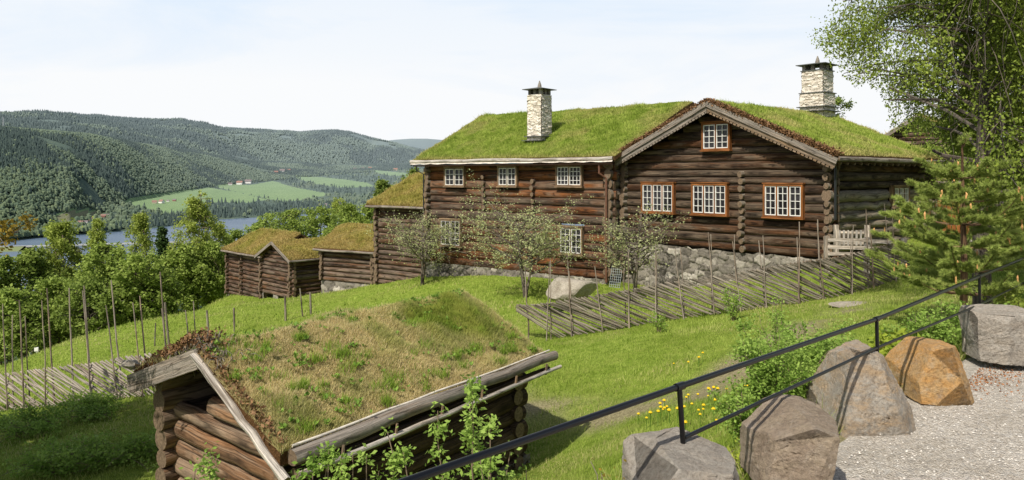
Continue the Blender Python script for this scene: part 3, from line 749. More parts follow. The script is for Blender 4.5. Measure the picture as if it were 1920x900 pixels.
for (a, b_, z0, zt, nc, cc, rr) in wins1:
    window(H1, (a, -.12, z0), (1, 0), (0, -1), b_-a, zt-z0, nc, cc, rr, M['window_dull'])
    bk = MB(); bk.box(((a+b_)/2, .05, (z0+zt)/2), (b_-a+.1, .04, zt-z0+.1)); bk.build('window_dark_backing', M['dark_inside'], H1)  # near-black backing painted as the unlit room inside
mb = MB(); stone_face(mb, (-.2, -.02, -.5), (1, 0, 0), W1+.1, z1(-4.52)+.5, nrm=(0, -1, 0), seed=8, topwob=.05, depth=.12, res=.06); stone_face(mb, (-.02, 9.8, -1.5), (0, -1, 0), D1-.2, z1(-4.52)+1.5, nrm=(-1, 0, 0), seed=9, res=.1)
mb.build('foundation', M['stone'], H1, smooth=True)
mp1 = lambda a, b_: (a+np.clip(np.asarray(b_)+.6, 0, 5.6)/5.6*.85*np.clip(np.asarray(a)/W1, 0, 1.1)**3, b_)
zr1 = 3.38; ze1 = .66
gable_roof(H1, mp1, -.65, W1+.55, -.6, D1/2, D1+.6, z1(ze1), z1(zr1), z1(ze1), M['turf_green'], M['blade_roof'], (85000, 0), .075, .04, thick=.24, seed=11, dry=.12, bump=.07, dryedge=.9, sag=.08)
eave_line(H1, mp1, -.7, W1+.5, -.66, z1(.66), .085, M['board_pale'])
mb = MB(); mb.beam((-.6, -.55, z1(.53)), (W1+.4, -.55, z1(.53)), .1, .07, (.2, 0, 0)); mb.build('gutter', M['pipe_rust'], H1)
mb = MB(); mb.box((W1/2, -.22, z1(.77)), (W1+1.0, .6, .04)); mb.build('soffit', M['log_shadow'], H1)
for s in (-.68,):
    barge(H1, lambda a, b_: (a, b_), s, -.7, z1(.62), D1/2, z1(zr1+.06), .2, .05, M['board_grey']); barge(H1, lambda a, b_: (a, b_), s, D1+.7, z1(.62), D1/2, z1(zr1+.06), .2, .05, M['board_grey'])
pp = MB(); pp.tube([(W1-.25, -.55, z1(.5)), (W1-.25, -.55, z1(.12)), (W1-.02, -.34, z1(-.1)), (W1-.02, -.34, z1(-4.6))], .05, 8, c=(0, 0, 0)); pp.build('downpipe', M['pipe_rust'], H1)
pp = MB(); pp.tube([(-.45, -.5, z1(.5)), (-.45, -.5, z1(.3)), (-.12, -.3, z1(.1)), (-.12, -.3, z1(-2))], .035, 8, c=(0, 0, 0)); pp.build('downpipe', M['pipe_dark'], H1)
sl1 = (zr1-ze1)/(D1/2+.6)
fz1 = lambda lx, ly: ze1+.24+min(ly+.6, D1+.6-ly)*sl1 if -.6 < ly < D1+.6 and -.65 < lx < W1+.5 else -99
cx, cy, cz = roof_hit(O1, TH1, 1000, 268, fz1)
print('chimney1', cx, cy, cz)
chimney(H1, cx, cy+.5, z1(cz)-.3, z1(cz)+2.35, .86, .80, 5, step=None, pillars=3)

# ================================================================= smaller buildings
def small_building(name, label, o, th, L, D, zg, zb, ze, zr, axis, mats, hstep=.24, turf='turf_yellow', nb=(9000, 0), ov=.4, fo=.45, seed=1, stone=True, blade='blade_yellow', bh=.12, bw=.06, side='barn', thick=.2, dry=.5, white=True, notch=()):
    r = empty(name, (*o, zg), th, label, 'house' if 'house' in name and 'store' not in name else 'log building')
    q = lambda z: z-zg
    wm = M[mats]
    if axis == 'x':
        sl = (zr-ze)/(D/2+ov); top = None
        mb = MB(); wall(mb, (0, 0), (1, 0), L, q(zb), q(ze+.1), hstep, -1, sag=.02); mb.build('wall', wm, r, smooth=True)
        tp = lambda z: (D/2-(zr-.1-(z+zg))/sl, D/2+(zr-.1-(z+zg))/sl)
        for x in (0, L):
            mb = MB(); wall(mb, (x, 0), (0, 1), D, q(zb), q(zr), hstep, 1, off=.5, top=tp); mb.build('wall', wm, r, smooth=True)
        mp = lambda a, b_: (a, b_); a0, a1, b0, br, b1 = -fo, L+fo, -ov, D/2, D+ov
    else:
        sl = (zr-ze)/(L/2+ov)
        tp = lambda z: (L/2-(zr-.1-(z+zg))/sl, L/2+(zr-.1-(z+zg))/sl)
        mb = MB(); wall(mb, (0, 0), (1, 0), L, q(zb), q(zr), hstep, -1, top=tp); mb.build('wall', wm, r, smooth=True)
        for x in (0, L):
            mb = MB(); wall(mb, (x, 0), (0, 1), D, q(zb), q(ze+.1), hstep, 1, off=.5); mb.build('wall', wm, r, smooth=True)
        mp = lambda a, b_: (b_, a); a0, a1, b0, br, b1 = -fo, D+fo, -ov, L/2, L+ov
    for x in (0.04, L-.04)+tuple(notch):
        mb = MB(); log_ends(mb, x, -.05, 0, -1, q(zb), q(ze-.1), hstep*.98, .11, .24); mb.build('corner_notch', M['log_grey'] if side == 'grey' else wm, r, smooth=True)
    gable_roof(r, mp, a0, a1, b0, br, b1, q(ze), q(zr), q(ze), M[turf], M[blade], nb, bh, bw, thick=thick, seed=seed, dry=dry, bump=.09, res=.3)
    if axis == 'x': eave_line(r, mp, a0, a1, b0-.03, q(ze)-.02, .07, M['board_grey'], white=False)
    else:
        for s in (b0-.02, b1+.02): barge(r, mp, a0-.03, s, q(ze), L/2, q(zr)+.07, .18, .05, M['board_grey'])
        eave_line(r, mp, a0, a1, b1, q(ze)-.02, .07, M['board_grey'], white=False)
    if stone:
        mb = MB(); stone_face(mb, (-.1, -.02, -.8), (1, 0, 0), L+.2, q(zb)+.8, nrm=(0, -1, 0), seed=seed+40, res=.08, depth=.13, cell=.5)
        stone_face(mb, (L+.02, -.1, -.8), (0, 1, 0), D+.2, q(zb)+.8, nrm=(1, 0, 0), seed=seed+41, res=.1, depth=.13, cell=.5)
        mb.build('foundation', M['stone'], r, smooth=True)
    else:
        mb = MB(); 
        for x in (0, L*.5, L): stone_face(mb, (x-.3, -.05, -.6), (1, 0, 0), .6, q(zb)+.65, nrm=(0, -1, 0), seed=seed+60+int(x*3), res=.08, depth=.15, cell=.45)
        mb.build('foundation', M['stone'], r, smooth=True)
    return r
small_building('annex_house', 'dark log outhouse with mossy roof against the left end of the long house', (-7.7, 43.0), TH1, 4.75, 6.6, -6.6, -6.2, -1.78, -.05, 'x', 'log_barn', .31, nb=(24000, 0), seed=21, dry=.35, ov=.5, fo=.5)
oC = (PX(606, 47), 47.0); eC = (PX(703, 44.9), 44.9); thC = math.atan2(eC[1]-oC[1], eC[0]-oC[0]); LC = math.hypot(eC[0]-oC[0], eC[1]-oC[1])
small_building('storehouse', 'small log storehouse with pale mossy roof standing on a stone base', oC, thC, LC, 4.2, -7.4, -6.55, -4.66, -3.3, 'x', 'log_barn', .30, nb=(22000, 0), seed=22, dry=.75, ov=.42, fo=.42, turf='turf_mixed', thick=.24, bh=.08)
oB = (PX(493, 50.4), 50.4); eB = (PX(549, 47.5), 47.5); thB = math.atan2(eB[1]-oB[1], eB[0]-oB[0]); LB = math.hypot(eB[0]-oB[0], eB[1]-oB[1])
rB = small_building('gabled_barn', 'small log barn whose pointed gable faces the meadow between two barns', oB, thB, LB, 5.2, -8.1, -7.85, -5.45, -4.42, 'y', 'log_barn', .27, nb=(0, 16000), seed=23, stone=False, dry=.6, ov=.35, fo=.4)
oA = (PX(430, 54.5), 54.5); eA = (PX(488, 50.9), 50.9); thA = math.atan2(eA[1]-oA[1], eA[0]-oA[0]); LA = math.hypot(eA[0]-oA[0], eA[1]-oA[1])
small_building('hay_barn', 'leftmost log barn with yellow moss roof beside the leafy trees', oA, thA, LA+.6, 5.0, -8.9, -8.6, -5.5, -4.15, 'x', 'log_barn', .27, nb=(22000, 0), seed=24, stone=False, dry=.45, ov=.4, fo=.4, notch=(LA*.48,))
# little vent gable on the barn ridge
vr = MB(); pv = P(557, 441, 53.5)
c_, s_ = math.cos(thB), math.sin(thB)
lx = (pv[0]-oB[0])*c_+(pv[1]-oB[1])*s_; ly = -(pv[0]-oB[0])*s_+(pv[1]-oB[1])*c_; lz = pv[2]+8.1
vr.beam((lx-.85, ly, lz-.35), (lx, ly, lz+.12), .3, .1, (.5, 0, .9)); vr.beam((lx+.85, ly, lz-.35), (lx, ly, lz+.12), .3, .1, (.5, 0, .9))
vr.add([[lx-.8, ly+.1, lz-.4], [lx+.8, ly+.1, lz-.4], [lx, ly+.1, lz+.05]], T=[[0, 1, 2]]); vr.build('ridge_vent', M['board_grey'], rB)
# post at barn corner + leaning posts
# buildings glimpsed at the right, behind the big house
thR = TH2
small_building('rear_storehouse', 'log storehouse with bright grass roof half hidden behind the birch on the right', (PX(1752, 37), 37.0), math.radians(-8), 6.5, 6, -2.6, -2.3, -.35, 1.4, 'x', 'log_barn', .25, nb=(9000, 0), seed=25, dry=.1, turf='turf_green', blade='blade_roof')
small_building('rear_gable_house', 'turf roofed log house whose small gable peeps over the right roof end', (PX(1652, 44), 44.5), math.radians(-40), 4.6, 7, -2.3, -2.1, 1.7, 3.35, 'y', 'log_barn', .25, nb=(7000, 3000), seed=26, dry=.6)

# ================================================================= FOREGROUND SHED
E1 = np.array([-2.62, 8.53]); u_ = np.array([.56, .828]); v_ = np.array([-.75, .66]); v_ /= np.linalg.norm(v_)
ZS = -5.1; thS = math.atan2(u_[1], u_[0])
SH = empty('turf_shed', (E1[0], E1[1], ZS), thS, 'small foreground log shed with tufted grass roof seen from above', 'shed')
vl = np.array([v_[0]*math.cos(thS)+v_[1]*math.sin(thS), -v_[0]*math.sin(thS)+v_[1]*math.cos(thS)])
mpS = lambda a, b_: (a+vl[0]*b_, vl[1]*b_)
WS = 4.12; LS = 5.8; q = lambda z: z-ZS
zeS, zrS = -3.33, -2.46; zeL = -3.10
gable_roof(SH, mpS, 0.0, LS, .05, WS/2, WS-.05, q(zeS), q(zrS), q(zeL), M['turf_mixed'], M['blade_shed'], (200000, 60000), .042, .014, thick=.22, seed=36, dry=.60, bump=.21, res=.12, dryedge=.8)
# broad-leaved weeds growing in the turf
def rosette(mb, p, n, r, tone=None):
    for i in range(n):
        a = RNG.uniform(0, 6.28); e = RNG.uniform(.2, 1.2); L = r*RNG.uniform(.5, 1.1); d = np.array([math.cos(a)*math.cos(e), math.sin(a)*math.cos(e), math.sin(e)])
        s = np.array([-math.sin(a), math.cos(a), 0])*L*.28
        V = np.array([p, p+d*L*.55+s, p+d*L, p+d*L*.55-s]); mb.add(V, [[0, 1, 2, 3]], c=(RNG.random(), 0, 0))
wd = MB()
slS = (zrS-zeS)/(WS/2-.05)
for i in range(420):
    a = RNG.uniform(.1, LS-.2); b_ = RNG.uniform(.1, WS-.3) if i % 5 else RNG.uniform(WS*.4, WS-.2)
    z = q(zeS)+min(b_, WS-b_)*slS+.2; x, y = mpS(a, b_)
    for k in range(RNG.integers(1, 6)): rosette(wd, np.array([x+RNG.normal(0, .08), y+RNG.normal(0, .08), z+.01]), 6, RNG.uniform(.04, .085))
M['weed'] = attr_leaf('weed_leaves', (.13, .25, .035), (.27, .40, .07), transl=.35)
wd.build('roof_weeds', M['weed'], SH, kind='stuff')
tf = MB(); P_ = []
for i in range(210):
    a = RNG.uniform(.1, LS-.1); b_ = RNG.uniform(.15, WS-.2); z = q(zeS)+min(b_, WS-b_)*slS+.17; n_ = int(RNG.integers(30, 110)); sg_ = RNG.uniform(.03, .09)
    aa = a+RNG.normal(0, sg_, n_); bb = b_+RNG.normal(0, sg_, n_); x, y = mpS(aa, bb); P_.append(np.stack([x, y, np.full(n_, z)], 1))
P_ = np.concatenate(P_); blades(tf, P_, .105, .011, 1.1, np.zeros(len(P_)), tone=np.full(len(P_), .55)); tf.build('grass_tufts', M['tuft'], SH, kind='stuff')
pe = MB(); n_ = 5200; a = np.abs(RNG.normal(0, .22, n_)); bb = RNG.uniform(.1, WS-.02, n_); kk = (bb > WS*.47) | (a < .12); a = a[kk]; bb = bb[kk]; x, y = mpS(a, bb)
leaf_q0(pe, np.stack([x, y, q(zeS)+np.minimum(bb*slS, (WS-bb)*slS+.2)+.14+RNG.uniform(-.05, .11, len(a))], 1), .05); pe.build('peat_crumbs', M['peat'], SH, kind='stuff')
# heaps of peat and roots at ridge front
ph = MB()
for i in range(420):
    a = abs(RNG.normal(0, .22)); b_ = RNG.uniform(WS/2-.5, WS-.05); z = q(zeS)+min(b_, WS-b_)*slS+.12+RNG.uniform(0, .16); x, y = mpS(a, b_)
    d = RNG.normal(0, 1, 3); d /= np.linalg.norm(d); L = RNG.uniform(.05, .22); pth = np.array([[x, y, z], np.array([x, y, z])+d*L*.5+(0, 0, .02), np.array([x, y, z])+d*L+np.array([0, 0, -.05])])
    ph.tube(pth, [.008, .006, .003], 4, cap=False)
ph.build('hanging_roots', M['fence'], SH, kind='stuff')
# log walls: gable set back, side inset
ins = .52; side_in = .42
def shp(a, b_, z): x, y = mpS(a, b_); return (x, y, z)
hS = .285
def shed_top(z): return None
mb = MB(); z = .02; k = 0
while z < q(zrS)-.05:
    zz = z+.12; half = (q(zrS)-zz)/slS
    b0 = max(side_in-.22, WS/2-half+.08); b1 = min(WS-side_in+.05, WS/2+half-.08)
    if b1-b0 < .3: break
    if zz > q(-3.38): b1 = min(b1, WS*.66-(zz-q(-3.38))*2.0)
    if b1-b0 < .25: break   # open corner under the ridge
    r_ = hS*.53*RNG.uniform(.9, 1.1); p0 = np.array(shp(ins+RNG.normal(0, .015), b0, zz)); p1 = np.array(shp(ins+RNG.normal(0, .015), b1, zz))
    logw(mb, p0, p1, r_, .85, c=(RNG.random(), 0, RNG.random()), sides=12, seg=.3, bend=.006); z += hS
mb.build('gable_wall', M['log_shed'], SH, smooth=True)
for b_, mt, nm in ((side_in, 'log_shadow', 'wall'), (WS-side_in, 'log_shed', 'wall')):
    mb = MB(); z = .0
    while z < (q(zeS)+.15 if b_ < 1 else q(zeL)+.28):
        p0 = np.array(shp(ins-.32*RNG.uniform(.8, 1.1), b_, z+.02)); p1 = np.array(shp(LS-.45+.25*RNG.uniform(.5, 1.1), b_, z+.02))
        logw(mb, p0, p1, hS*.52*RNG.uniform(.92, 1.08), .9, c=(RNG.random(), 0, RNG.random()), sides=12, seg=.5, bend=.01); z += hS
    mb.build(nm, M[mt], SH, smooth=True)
mb = MB(); z = .1
while z < q(zrS)-.1:
    half = (q(zrS)-z)/slS; b0 = max(side_in-.2, WS/2-half+.1); b1 = min(WS-side_in+.2, WS/2+half-.1)
    if b1-b0 < .3: break
    logw(mb, shp(LS-.6, b0, z), shp(LS-.6, b1, z), hS*.52, .85, sides=10, seg=.5, bend=.008); z += hS
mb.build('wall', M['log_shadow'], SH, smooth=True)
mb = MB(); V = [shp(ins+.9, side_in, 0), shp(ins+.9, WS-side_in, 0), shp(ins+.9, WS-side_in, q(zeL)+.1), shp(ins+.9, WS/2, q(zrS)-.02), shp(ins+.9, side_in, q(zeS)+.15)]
mb.add(V, [[0, 1, 2, 4]], [[2, 3, 4]]); mb.build('dark_void_panel', M['dark_inside'], SH)  # near-black panel added to stand for the unlit shed interior
ft = MB(); stone_face(ft, shp(LS-1.1, side_in-.1, -.35), (np.array(shp(1, 0, 0))), .9, .5, nrm=(-vl[0]*0, -1, 0), seed=77, cell=.4, depth=.12)
ft.build('foundation', M['stone'], SH)
# boards at the gable: broad left one, narrow pale right one
barge(SH, mpS, -.03, WS+.05, q(zeL)-.04, WS/2-.04, q(zrS)+.05, .27, .05, M['board_grey'])
mb = MB(); p0 = np.array(shp(-.03, -.12, q(zeS)-.12)); p1 = np.array(shp(-.03, WS/2+.02, q(zrS)+.10))
N = 10; tt = np.linspace(0, 1, N)[:, None]; pts = p0+(p1-p0)*tt+RNG.normal(0, .006, (N, 3))
mb.tube(pts, .052, 5, wob=.3, oval=1.3); mb.build('barge_board', M['board_pale'], SH)
# eave: peat log, bark strip, lower pale pole, pegs
for (bb, zz, rr, mt, nm, e0, e1) in ((-.02, zeS+.09, .088, 'board_grey', 'eave_log', .12, LS+.22), (-.14, zeS-.10, .034, 'board_pale', 'eave_pole', .1, LS+.25), (.05, zeS-.14, .05, 'log_shadow', 'wall_plate', .2, LS+.1), (.03, zeS+.19, .016, 'bark_white', 'bark_edge', .15, LS+.1)):
    n_ = 12; aa = np.linspace(e0, e1, n_); x, y = mpS(aa, np.full(n_, bb)); mb = MB()
    mb.tube(np.stack([x, y+RNG.normal(0, .008, n_), np.full(n_, q(zz))+RNG.normal(0, .008, n_)], 1), rr*np.linspace(1.12, .95, n_), 10, wob=.08); mb.build(nm, M[mt], SH, smooth=True)
for k in range(6):
    a = .8+k*.95; x, y = mpS(a, -.13); mb = MB(); mb.tube([[x, y, q(zeS)-.14], [x+.01, y-.02, q(zeS)+.05]], [.022, .018], 5, wob=.2); mb.build('peg', M['window_dull'], SH)
# pale stone on the left eave
def boulder(name, c, size, mat, seed, cuts=16, rot=0, label=None, cat='boulder', group=None, sub=4, parent=None, planes=None, rough=.05, big=False):
    import bmesh
    rg = np.random.default_rng(seed)
    bm = bmesh.new(); bmesh.ops.create_icosphere(bm, subdivisions=sub, radius=1.0)
    V = np.array([v.co[:] for v in bm.verts]); V *= 1.5 if big else 1.0
    pl = list(planes or [])+([((0, 0, -1), .12)] if big else [])
    for i in range(cuts):
        n = rg.normal(0, 1, 3); n[2] *= .8; n /= np.linalg.norm(n); pl.append((n, rg.uniform(.95, 1.15) if big else rg.uniform(.6, .85)))
    for n, d in pl:
        n = np.array(n, float); n /= np.linalg.norm(n)
        e = np.maximum(V@n-d, 0); V = V-e[:, None]*n
    lo, hi = V.min(0), V.max(0); V = (V-(lo+hi)/2)/((hi-lo)/2)
    nz = (fbm(V[:, 0]*1.0+V[:, 2]*.6+9, V[:, 1]+V[:, 2]*.8+9, .55, seed, 5)-.5)*rough*2.4+(fbm(V[:, 0]*2+V[:, 2]*2+30, V[:, 1]*2+30-V[:, 2], .18, seed+4, 3)-.5)*rough*.8
    nz = nz+(fbm(V[:, 0]*3+V[:, 2]+60, V[:, 2]*3+60-V[:, 1]*2, .13, seed+8, 4)-.5)*rough*.35-np.clip(.02-np.abs(fbm(V[:, 0]+V[:, 1]*.5+70, V[:, 2]*1.3+70, .9, seed+9, 3)-.5), 0, .02)*rough*22
    V = V*(1+nz[:, None]); V = V*np.array(size)/2
    for v, co in zip(bm.verts, V): v.co = co
    me = bpy.data.meshes.new(name); bm.to_mesh(me); bm.free()
    me.materials.append(M[mat]); o = bpy.data.objects.new(name, me); col.objects.link(o)
    o.location = tuple(float(a) for a in c); o.rotation_euler = (0, 0, rot)
    if parent is not None: o.parent = parent
    if label: tag(o, label, cat, group)
    return o
pw = P(243, 684, 11.3)
boulder('stone', pw, (.26, .24, .16), 'chimney' if False else 'boulder_pale', 91, label='pale loose stone lying at the left eave of the turf shed roof', cat='stone', sub=3)

def crag(name, c, size, mat, seed, planes, extra=5, label=None, cat='boulder', group=None, lump=.046):
    import bmesh
    rg = np.random.default_rng(seed); bm = bmesh.new(); bmesh.ops.create_cube(bm, size=2.0)
    pl = list(planes)
    for i in range(extra):
        n = rg.normal(0, 1, 3); n[2] = abs(n[2])*.7; n /= np.linalg.norm(n); pl.append((n, rg.uniform(1.02, 1.22)))
    for n, d in pl:
        n = Vector(n).normalized()
        bmesh.ops.bisect_plane(bm, geom=bm.verts[:]+bm.edges[:]+bm.faces[:], plane_co=n*d, plane_no=n, clear_outer=True)
        h = bmesh.ops.convex_hull(bm, input=bm.verts[:])
        bmesh.ops.delete(bm, geom=[g for g in h['geom_interior']+h['geom_unused'] if isinstance(g, bmesh.types.BMVert)], context='VERTS')
    bmesh.ops.dissolve_limit(bm, angle_limit=.02, verts=bm.verts[:], edges=bm.edges[:])
    bmesh.ops.bevel(bm, geom=bm.edges[:], offset=.035, segments=2, affect='EDGES', profile=.5)
    bmesh.ops.triangulate(bm, faces=bm.faces[:])
    for k in range(5):
        L = [e for e in bm.edges if e.calc_length() > .07]
        if not L: break
        bmesh.ops.subdivide_edges(bm, edges=L, cuts=1); bmesh.ops.triangulate(bm, faces=bm.faces[:])
    V = np.array([v.co[:] for v in bm.verts]); lo, hi = V.min(0), V.max(0); V = (V-(lo+hi)/2)/((hi-lo)/2)
    nr = V/np.linalg.norm(V, axis=1)[:, None]
    a = V[:, 0]+V[:, 1]*.6+20; b_ = V[:, 2]+V[:, 1]*.7+20
    dsp = (fbm(a, b_, .8, seed, 4)-.5)*lump*2.6+(fbm(a*2, b_*2, .22, seed+3, 4)-.5)*lump*.9
    cr = np.abs(fbm(a*.8, b_*1.3, .7, seed+7, 3)-.5); dsp -= np.clip(.012-cr, 0, 1)*lump*55
    ch = np.floor(fbm(a, b_, 1.1, seed+9, 2)*5)/5; dsp += (ch-.5)*lump*1.2
    V = (V+nr*dsp[:, None])*np.array(size)/2
    for v, co in zip(bm.verts, V): v.co = co
    me = bpy.data.meshes.new(name); bm.to_mesh(me); bm.free(); me.materials.append(M[mat]); o = bpy.data.objects.new(name, me); col.objects.link(o)
    o.location = tuple(float(x) for x in c); return tag(o, label, cat, group)
# ================================================================= FENCES
def fence(name, label, pth, step, matn, pole_h, rail_h, lean, nr, railL, seed, dirn=-1):
    rg = np.random.default_rng(seed)
    pth = np.array(pth, float); seg = np.linalg.norm(np.diff(pth, axis=0), axis=1); cum = np.concatenate([[0], np.cumsum(seg)]); T = cum[-1]
    at = lambda s: np.array([np.interp(s, cum, pth[:, 0]), np.interp(s, cum, pth[:, 1])])
    def gext(s):
        if s < 0: return pth[0]+(pth[1]-pth[0])/seg[0]*s
        if s > T: return pth[-1]+(pth[-1]-pth[-2])/seg[-1]*(s-T)
        return at(s)
    o0 = at(T/2); zc = g1(*o0)
    rest = MB(); root = empty(name, (o0[0], o0[1], zc), 0, label, 'fence'); base = np.array([o0[0], o0[1], zc])
    s = .1
    while s < T:
        p = gext(s); d = gext(min(s+.1, T))-gext(min(s+.1, T)-.2); d /= np.linalg.norm(d); n = np.array([-d[1], d[0]])
        for sd in (-1, 1):
            if rg.random() < .12: continue
            h = pole_h*rg.uniform(.72, 1.1); b0 = p+n*sd*.085+d*rg.normal(0, .05); z0 = g1(*b0)-.1
            ln = d*lean*h+d*rg.normal(0, .045)*h+n*rg.normal(0, .02)*h
            mb = MB(); ts = np.linspace(0, 1, 5); pp = np.array([[b0[0]+ln[0]*t, b0[1]+ln[1]*t, z0+(h+.1)*t] for t in ts])+rg.normal(0, .008, (5, 3))
            mb.tube(pp-base, np.linspace(.024, .013, 5)*rg.uniform(.8, 1.25), 5, wob=.1); mb.build('pole', M['fence_pole'], root)
        s += step*rg.uniform(.82, 1.2)
    for i in range(nr):
        s = -railL*.35+(T+railL*.55)*(i+rg.uniform(.1, .9))/nr
        L = railL*rg.uniform(.8, 1.12); sa = max(-.35, s-dirn*0); sb = s+L
        if sb > T+.3: sb = T+.3
        if s < -.35: k0 = (-.35-s)/L; sa = -.35
        else: k0 = 0
        if sb-sa < .4: continue
        ts = np.linspace(k0, (sb-s)/L, 6); pts = []
        wj = rg.normal(0, .02)
        for t in ts:
            pq = gext(s+L*t); hz = rail_h*(1-t)*rg.uniform(.985, 1.015)+.03
            pts.append([pq[0], pq[1]+wj, g1(*pq)+hz])
        pts = np.array(pts); lin_ = np.linspace(0, 1, 6)[:, None]; pts = .25*pts+.75*(pts[0]+(pts[-1]-pts[0])*lin_)+rg.normal(0, .006, (6, 3))
        st_ = i % 3 == 2 and nr > 100; mb = rest if st_ else MB(); mb.tube(pts-base, np.linspace(.024, .018, 6)*rg.uniform(.8, 1.3), 5, wob=.25, oval=1.0)
        if not st_: mb.build('rail', M[matn], root)
    if rest.n: rest.build('rail', M[matn], root, kind='stuff')
    return root
fr = [(px, Y) for px, Y in ((985, 23.3), (1035, 22.7), (1125, 22.5), (1210, 22.3), (1350, 21.8), (1430, 21.4), (1500, 21), (1570, 21.2), (1690, 21.9))]
fence('split_rail_fence', 'slanted split rail fence running up to the log houses', [(PX(a, Y), Y) for a, Y in fr], .78, 'fence', 2.3, 1.12, -.04, 140, 1.95, 3)
fl = [(-200, 21.2), (0, 20), (150, 18.7), (290, 17.6), (400, 16.8)]
fence('pasture_fence', 'slanted split rail fence on the left meadow with tall leaning poles', [(PX(a, Y), Y) for a, Y in fl], .82, 'fence_pale', 2.75, .98, -.10, 96, 1.9, 4)
# single posts in the meadow
def post(px, py, Y, h, r, lean, label):
    X = PX(px, Y); z = g1(X, Y); o = empty('fence_post', (X, Y, z), 0, label, 'fence post', 'posts standing in the meadow behind the shed')
    mb = MB(); mb.tube([[0, 0, -.15], [lean*.5, 0, h*.5], [lean, .02, h]], [r, r*.95, r*.85], 7, wob=.12); mb.build('post_shaft', M['fence'], o, smooth=True)
    wb = MB(); wb.tube([[-.03+lean*.3, -.02, h*.35], [.05+lean*.3, -r-.01, h*.37]], .006, 4); wb.build('wire_staple', M['wire'], o)
for a in ((393, 0, 30, 1.5, .05, -.12, 'tilted meadow post nearest the ridge of the turf shed'), (440, 0, 34, 1.15, .05, -.05, 'short thick meadow post below the leftmost barn'), (536, 0, 36, 1.2, .06, -.05, 'stubby grey post below the pointed barn gable'), (568, 0, 36.5, 1.4, .035, -.15, 'thin leaning stick left of the storehouse stone base'), (583, 0, 37, 1.1, .06, -.04, 'short post right under the storehouse corner'), (290, 0, 32, 1.0, .03, .03, 'small lone stake left of the shed ridge in the meadow'), (318, 0, 31, 1.9, .05, -.2, 'tall leaning post at the meadow edge behind the shed')):
    post(*a)

# ================================================================= RAILING
def rp(s, z): return np.array([RX+RDX*s, RY+RDY*s, z])
RL = empty('path_railing', (RX, RY, -2.85), 0, 'black painted steel railing along the edge of the gravel path', 'railing')
rb = np.array([RX, RY, -2.85]); posts = [0.0, 4.12, 8.45, 12.8, -4.1]
def railz(s): return np.interp(s, [-6, -4.1, 0, 4.12, 8.45, 12.8], [-1.60, -1.62, -1.635, -1.665, -1.575, -1.50])
def railzl(s): return np.interp(s, [-6, -4.1, 0, 4.12, 8.45, 12.8], [-2.04, -2.04, -2.05, -2.0, -2.02, -1.95])
ss = np.array([-6, -4.1, 0, 4.12, 8.45, 12.8])
mb = MB(); mb.tube(np.array([rp(s, railz(s)) for s in ss])-rb, .024, 10, c=(0, 0, 0)); mb.build('top_rail', M['black_metal'], RL, smooth=True)
mb = MB(); mb.tube(np.array([rp(s, railzl(s)) for s in (.07, 4.12, 8.45, 12.8)])-rb, .017, 10, c=(0, 0, 0)); mb.build('lower_rail', M['black_metal'], RL, smooth=True)
for s in posts:
    a = rp(s, railz(s)+.01); bq = rp(s+(.08 if s == 0 else .03), -2.35)
    mb = MB(); mb.tube(np.array([a, bq])-rb, .021, 10, c=(0, 0, 0)); po = mb.build('railing_post', M['black_metal'], RL, smooth=True)
    mb = MB(); mb.tube(np.array([rp(s-.05, railz(s-.05)), rp(s+.05, railz(s+.05))])-rb, .032, 10, c=(0, 0, 0)); mb.build('rail_clamp', M['black_metal'], po, smooth=True)

# boulders along the path
def bpx(xa, xb, ya, yb, Y, depth):
    zt = (HY-ya)/F*(Y+.25*depth); zb = (HY-yb)/F*(Y-.38*depth); Yw = Y-.12*depth
    return np.array([PX((xa+xb)/2, Yw), Y, (zt+zb)/2]), ((xb-xa)/F*Yw, depth, zt-zb)
G = 'boulders set along the edge of the gravel path'
specs = [((1170, 1392, 812, 990, 5.7, 1.0), 'boulder_grey', 101, 'flat grey boulder at the bottom edge beneath the first railing post', 0, [((.22, -.12, 1), .80), ((-.85, -.25, .55), .82), ((.95, -.5, .15), 1.05), ((.1, -1, .22), .9)]),
         ((1404, 1582, 748, 940, 6.75, 1.1), 'boulder_brown', 102, 'brown boulder with a hollow right face, next to the flat grey one', 0, [((-.62, -.05, 1), .80), ((.9, -.5, -.12), .86), ((-.35, -.95, .12), .88), ((.35, -.15, 1), 1.0), ((-1, -.3, .2), .95)]),
         ((1540, 1708, 642, 826, 8.75, 1.1), 'boulder_tan', 103, 'tall peaked grey boulder crossed by two railing shadows', 0, [((.95, -.10, .52), .72), ((-.97, -.1, .22), .84), ((-.12, -1, .34), .84), ((-.35, .1, 1), 1.06), ((.70, -.75, .38), .80)]),
         ((1694, 1812, 633, 757, 9.75, 1.0), 'boulder_orange', 104, 'rusty orange boulder between the peaked grey one and the last one', 0, [((.93, -.1, .30), .84), ((-.90, -.1, .50), .82), ((-.20, -1, .22), .86), ((.70, -.8, .28), .92)]),
         ((1818, 1946, 570, 684, 11.3, 1.0), 'boulder_grey', 105, 'square grey boulder at the right edge of the photo', 0, [((-.12, -.1, 1), .96), ((.5, -1, .05), .98), ((-.75, -.8, .0), 1.0), ((-.9, .2, -.08), .92)])]
for (xa, xb, ya, yb, Y, dp), mt, sd, lb, rt, pls in specs:
    c, sz = bpx(xa, xb, ya, yb, Y, dp); crag('boulder', c+np.array([sz[0]*.02, 0, 0]), (sz[0]*.89, dp*.95, sz[2]), mt, sd, pls, label=lb, group=G)
c, sz = bpx(1028, 1118, 522, 566, 27, 1.6); boulder('garden_rock', (c[0], c[1], c[2]-.05), (1.9, 1.5, .95), 'boulder_pale', 110, label='big pale rock lying in the grass before the long house', cat='rock', cuts=8)
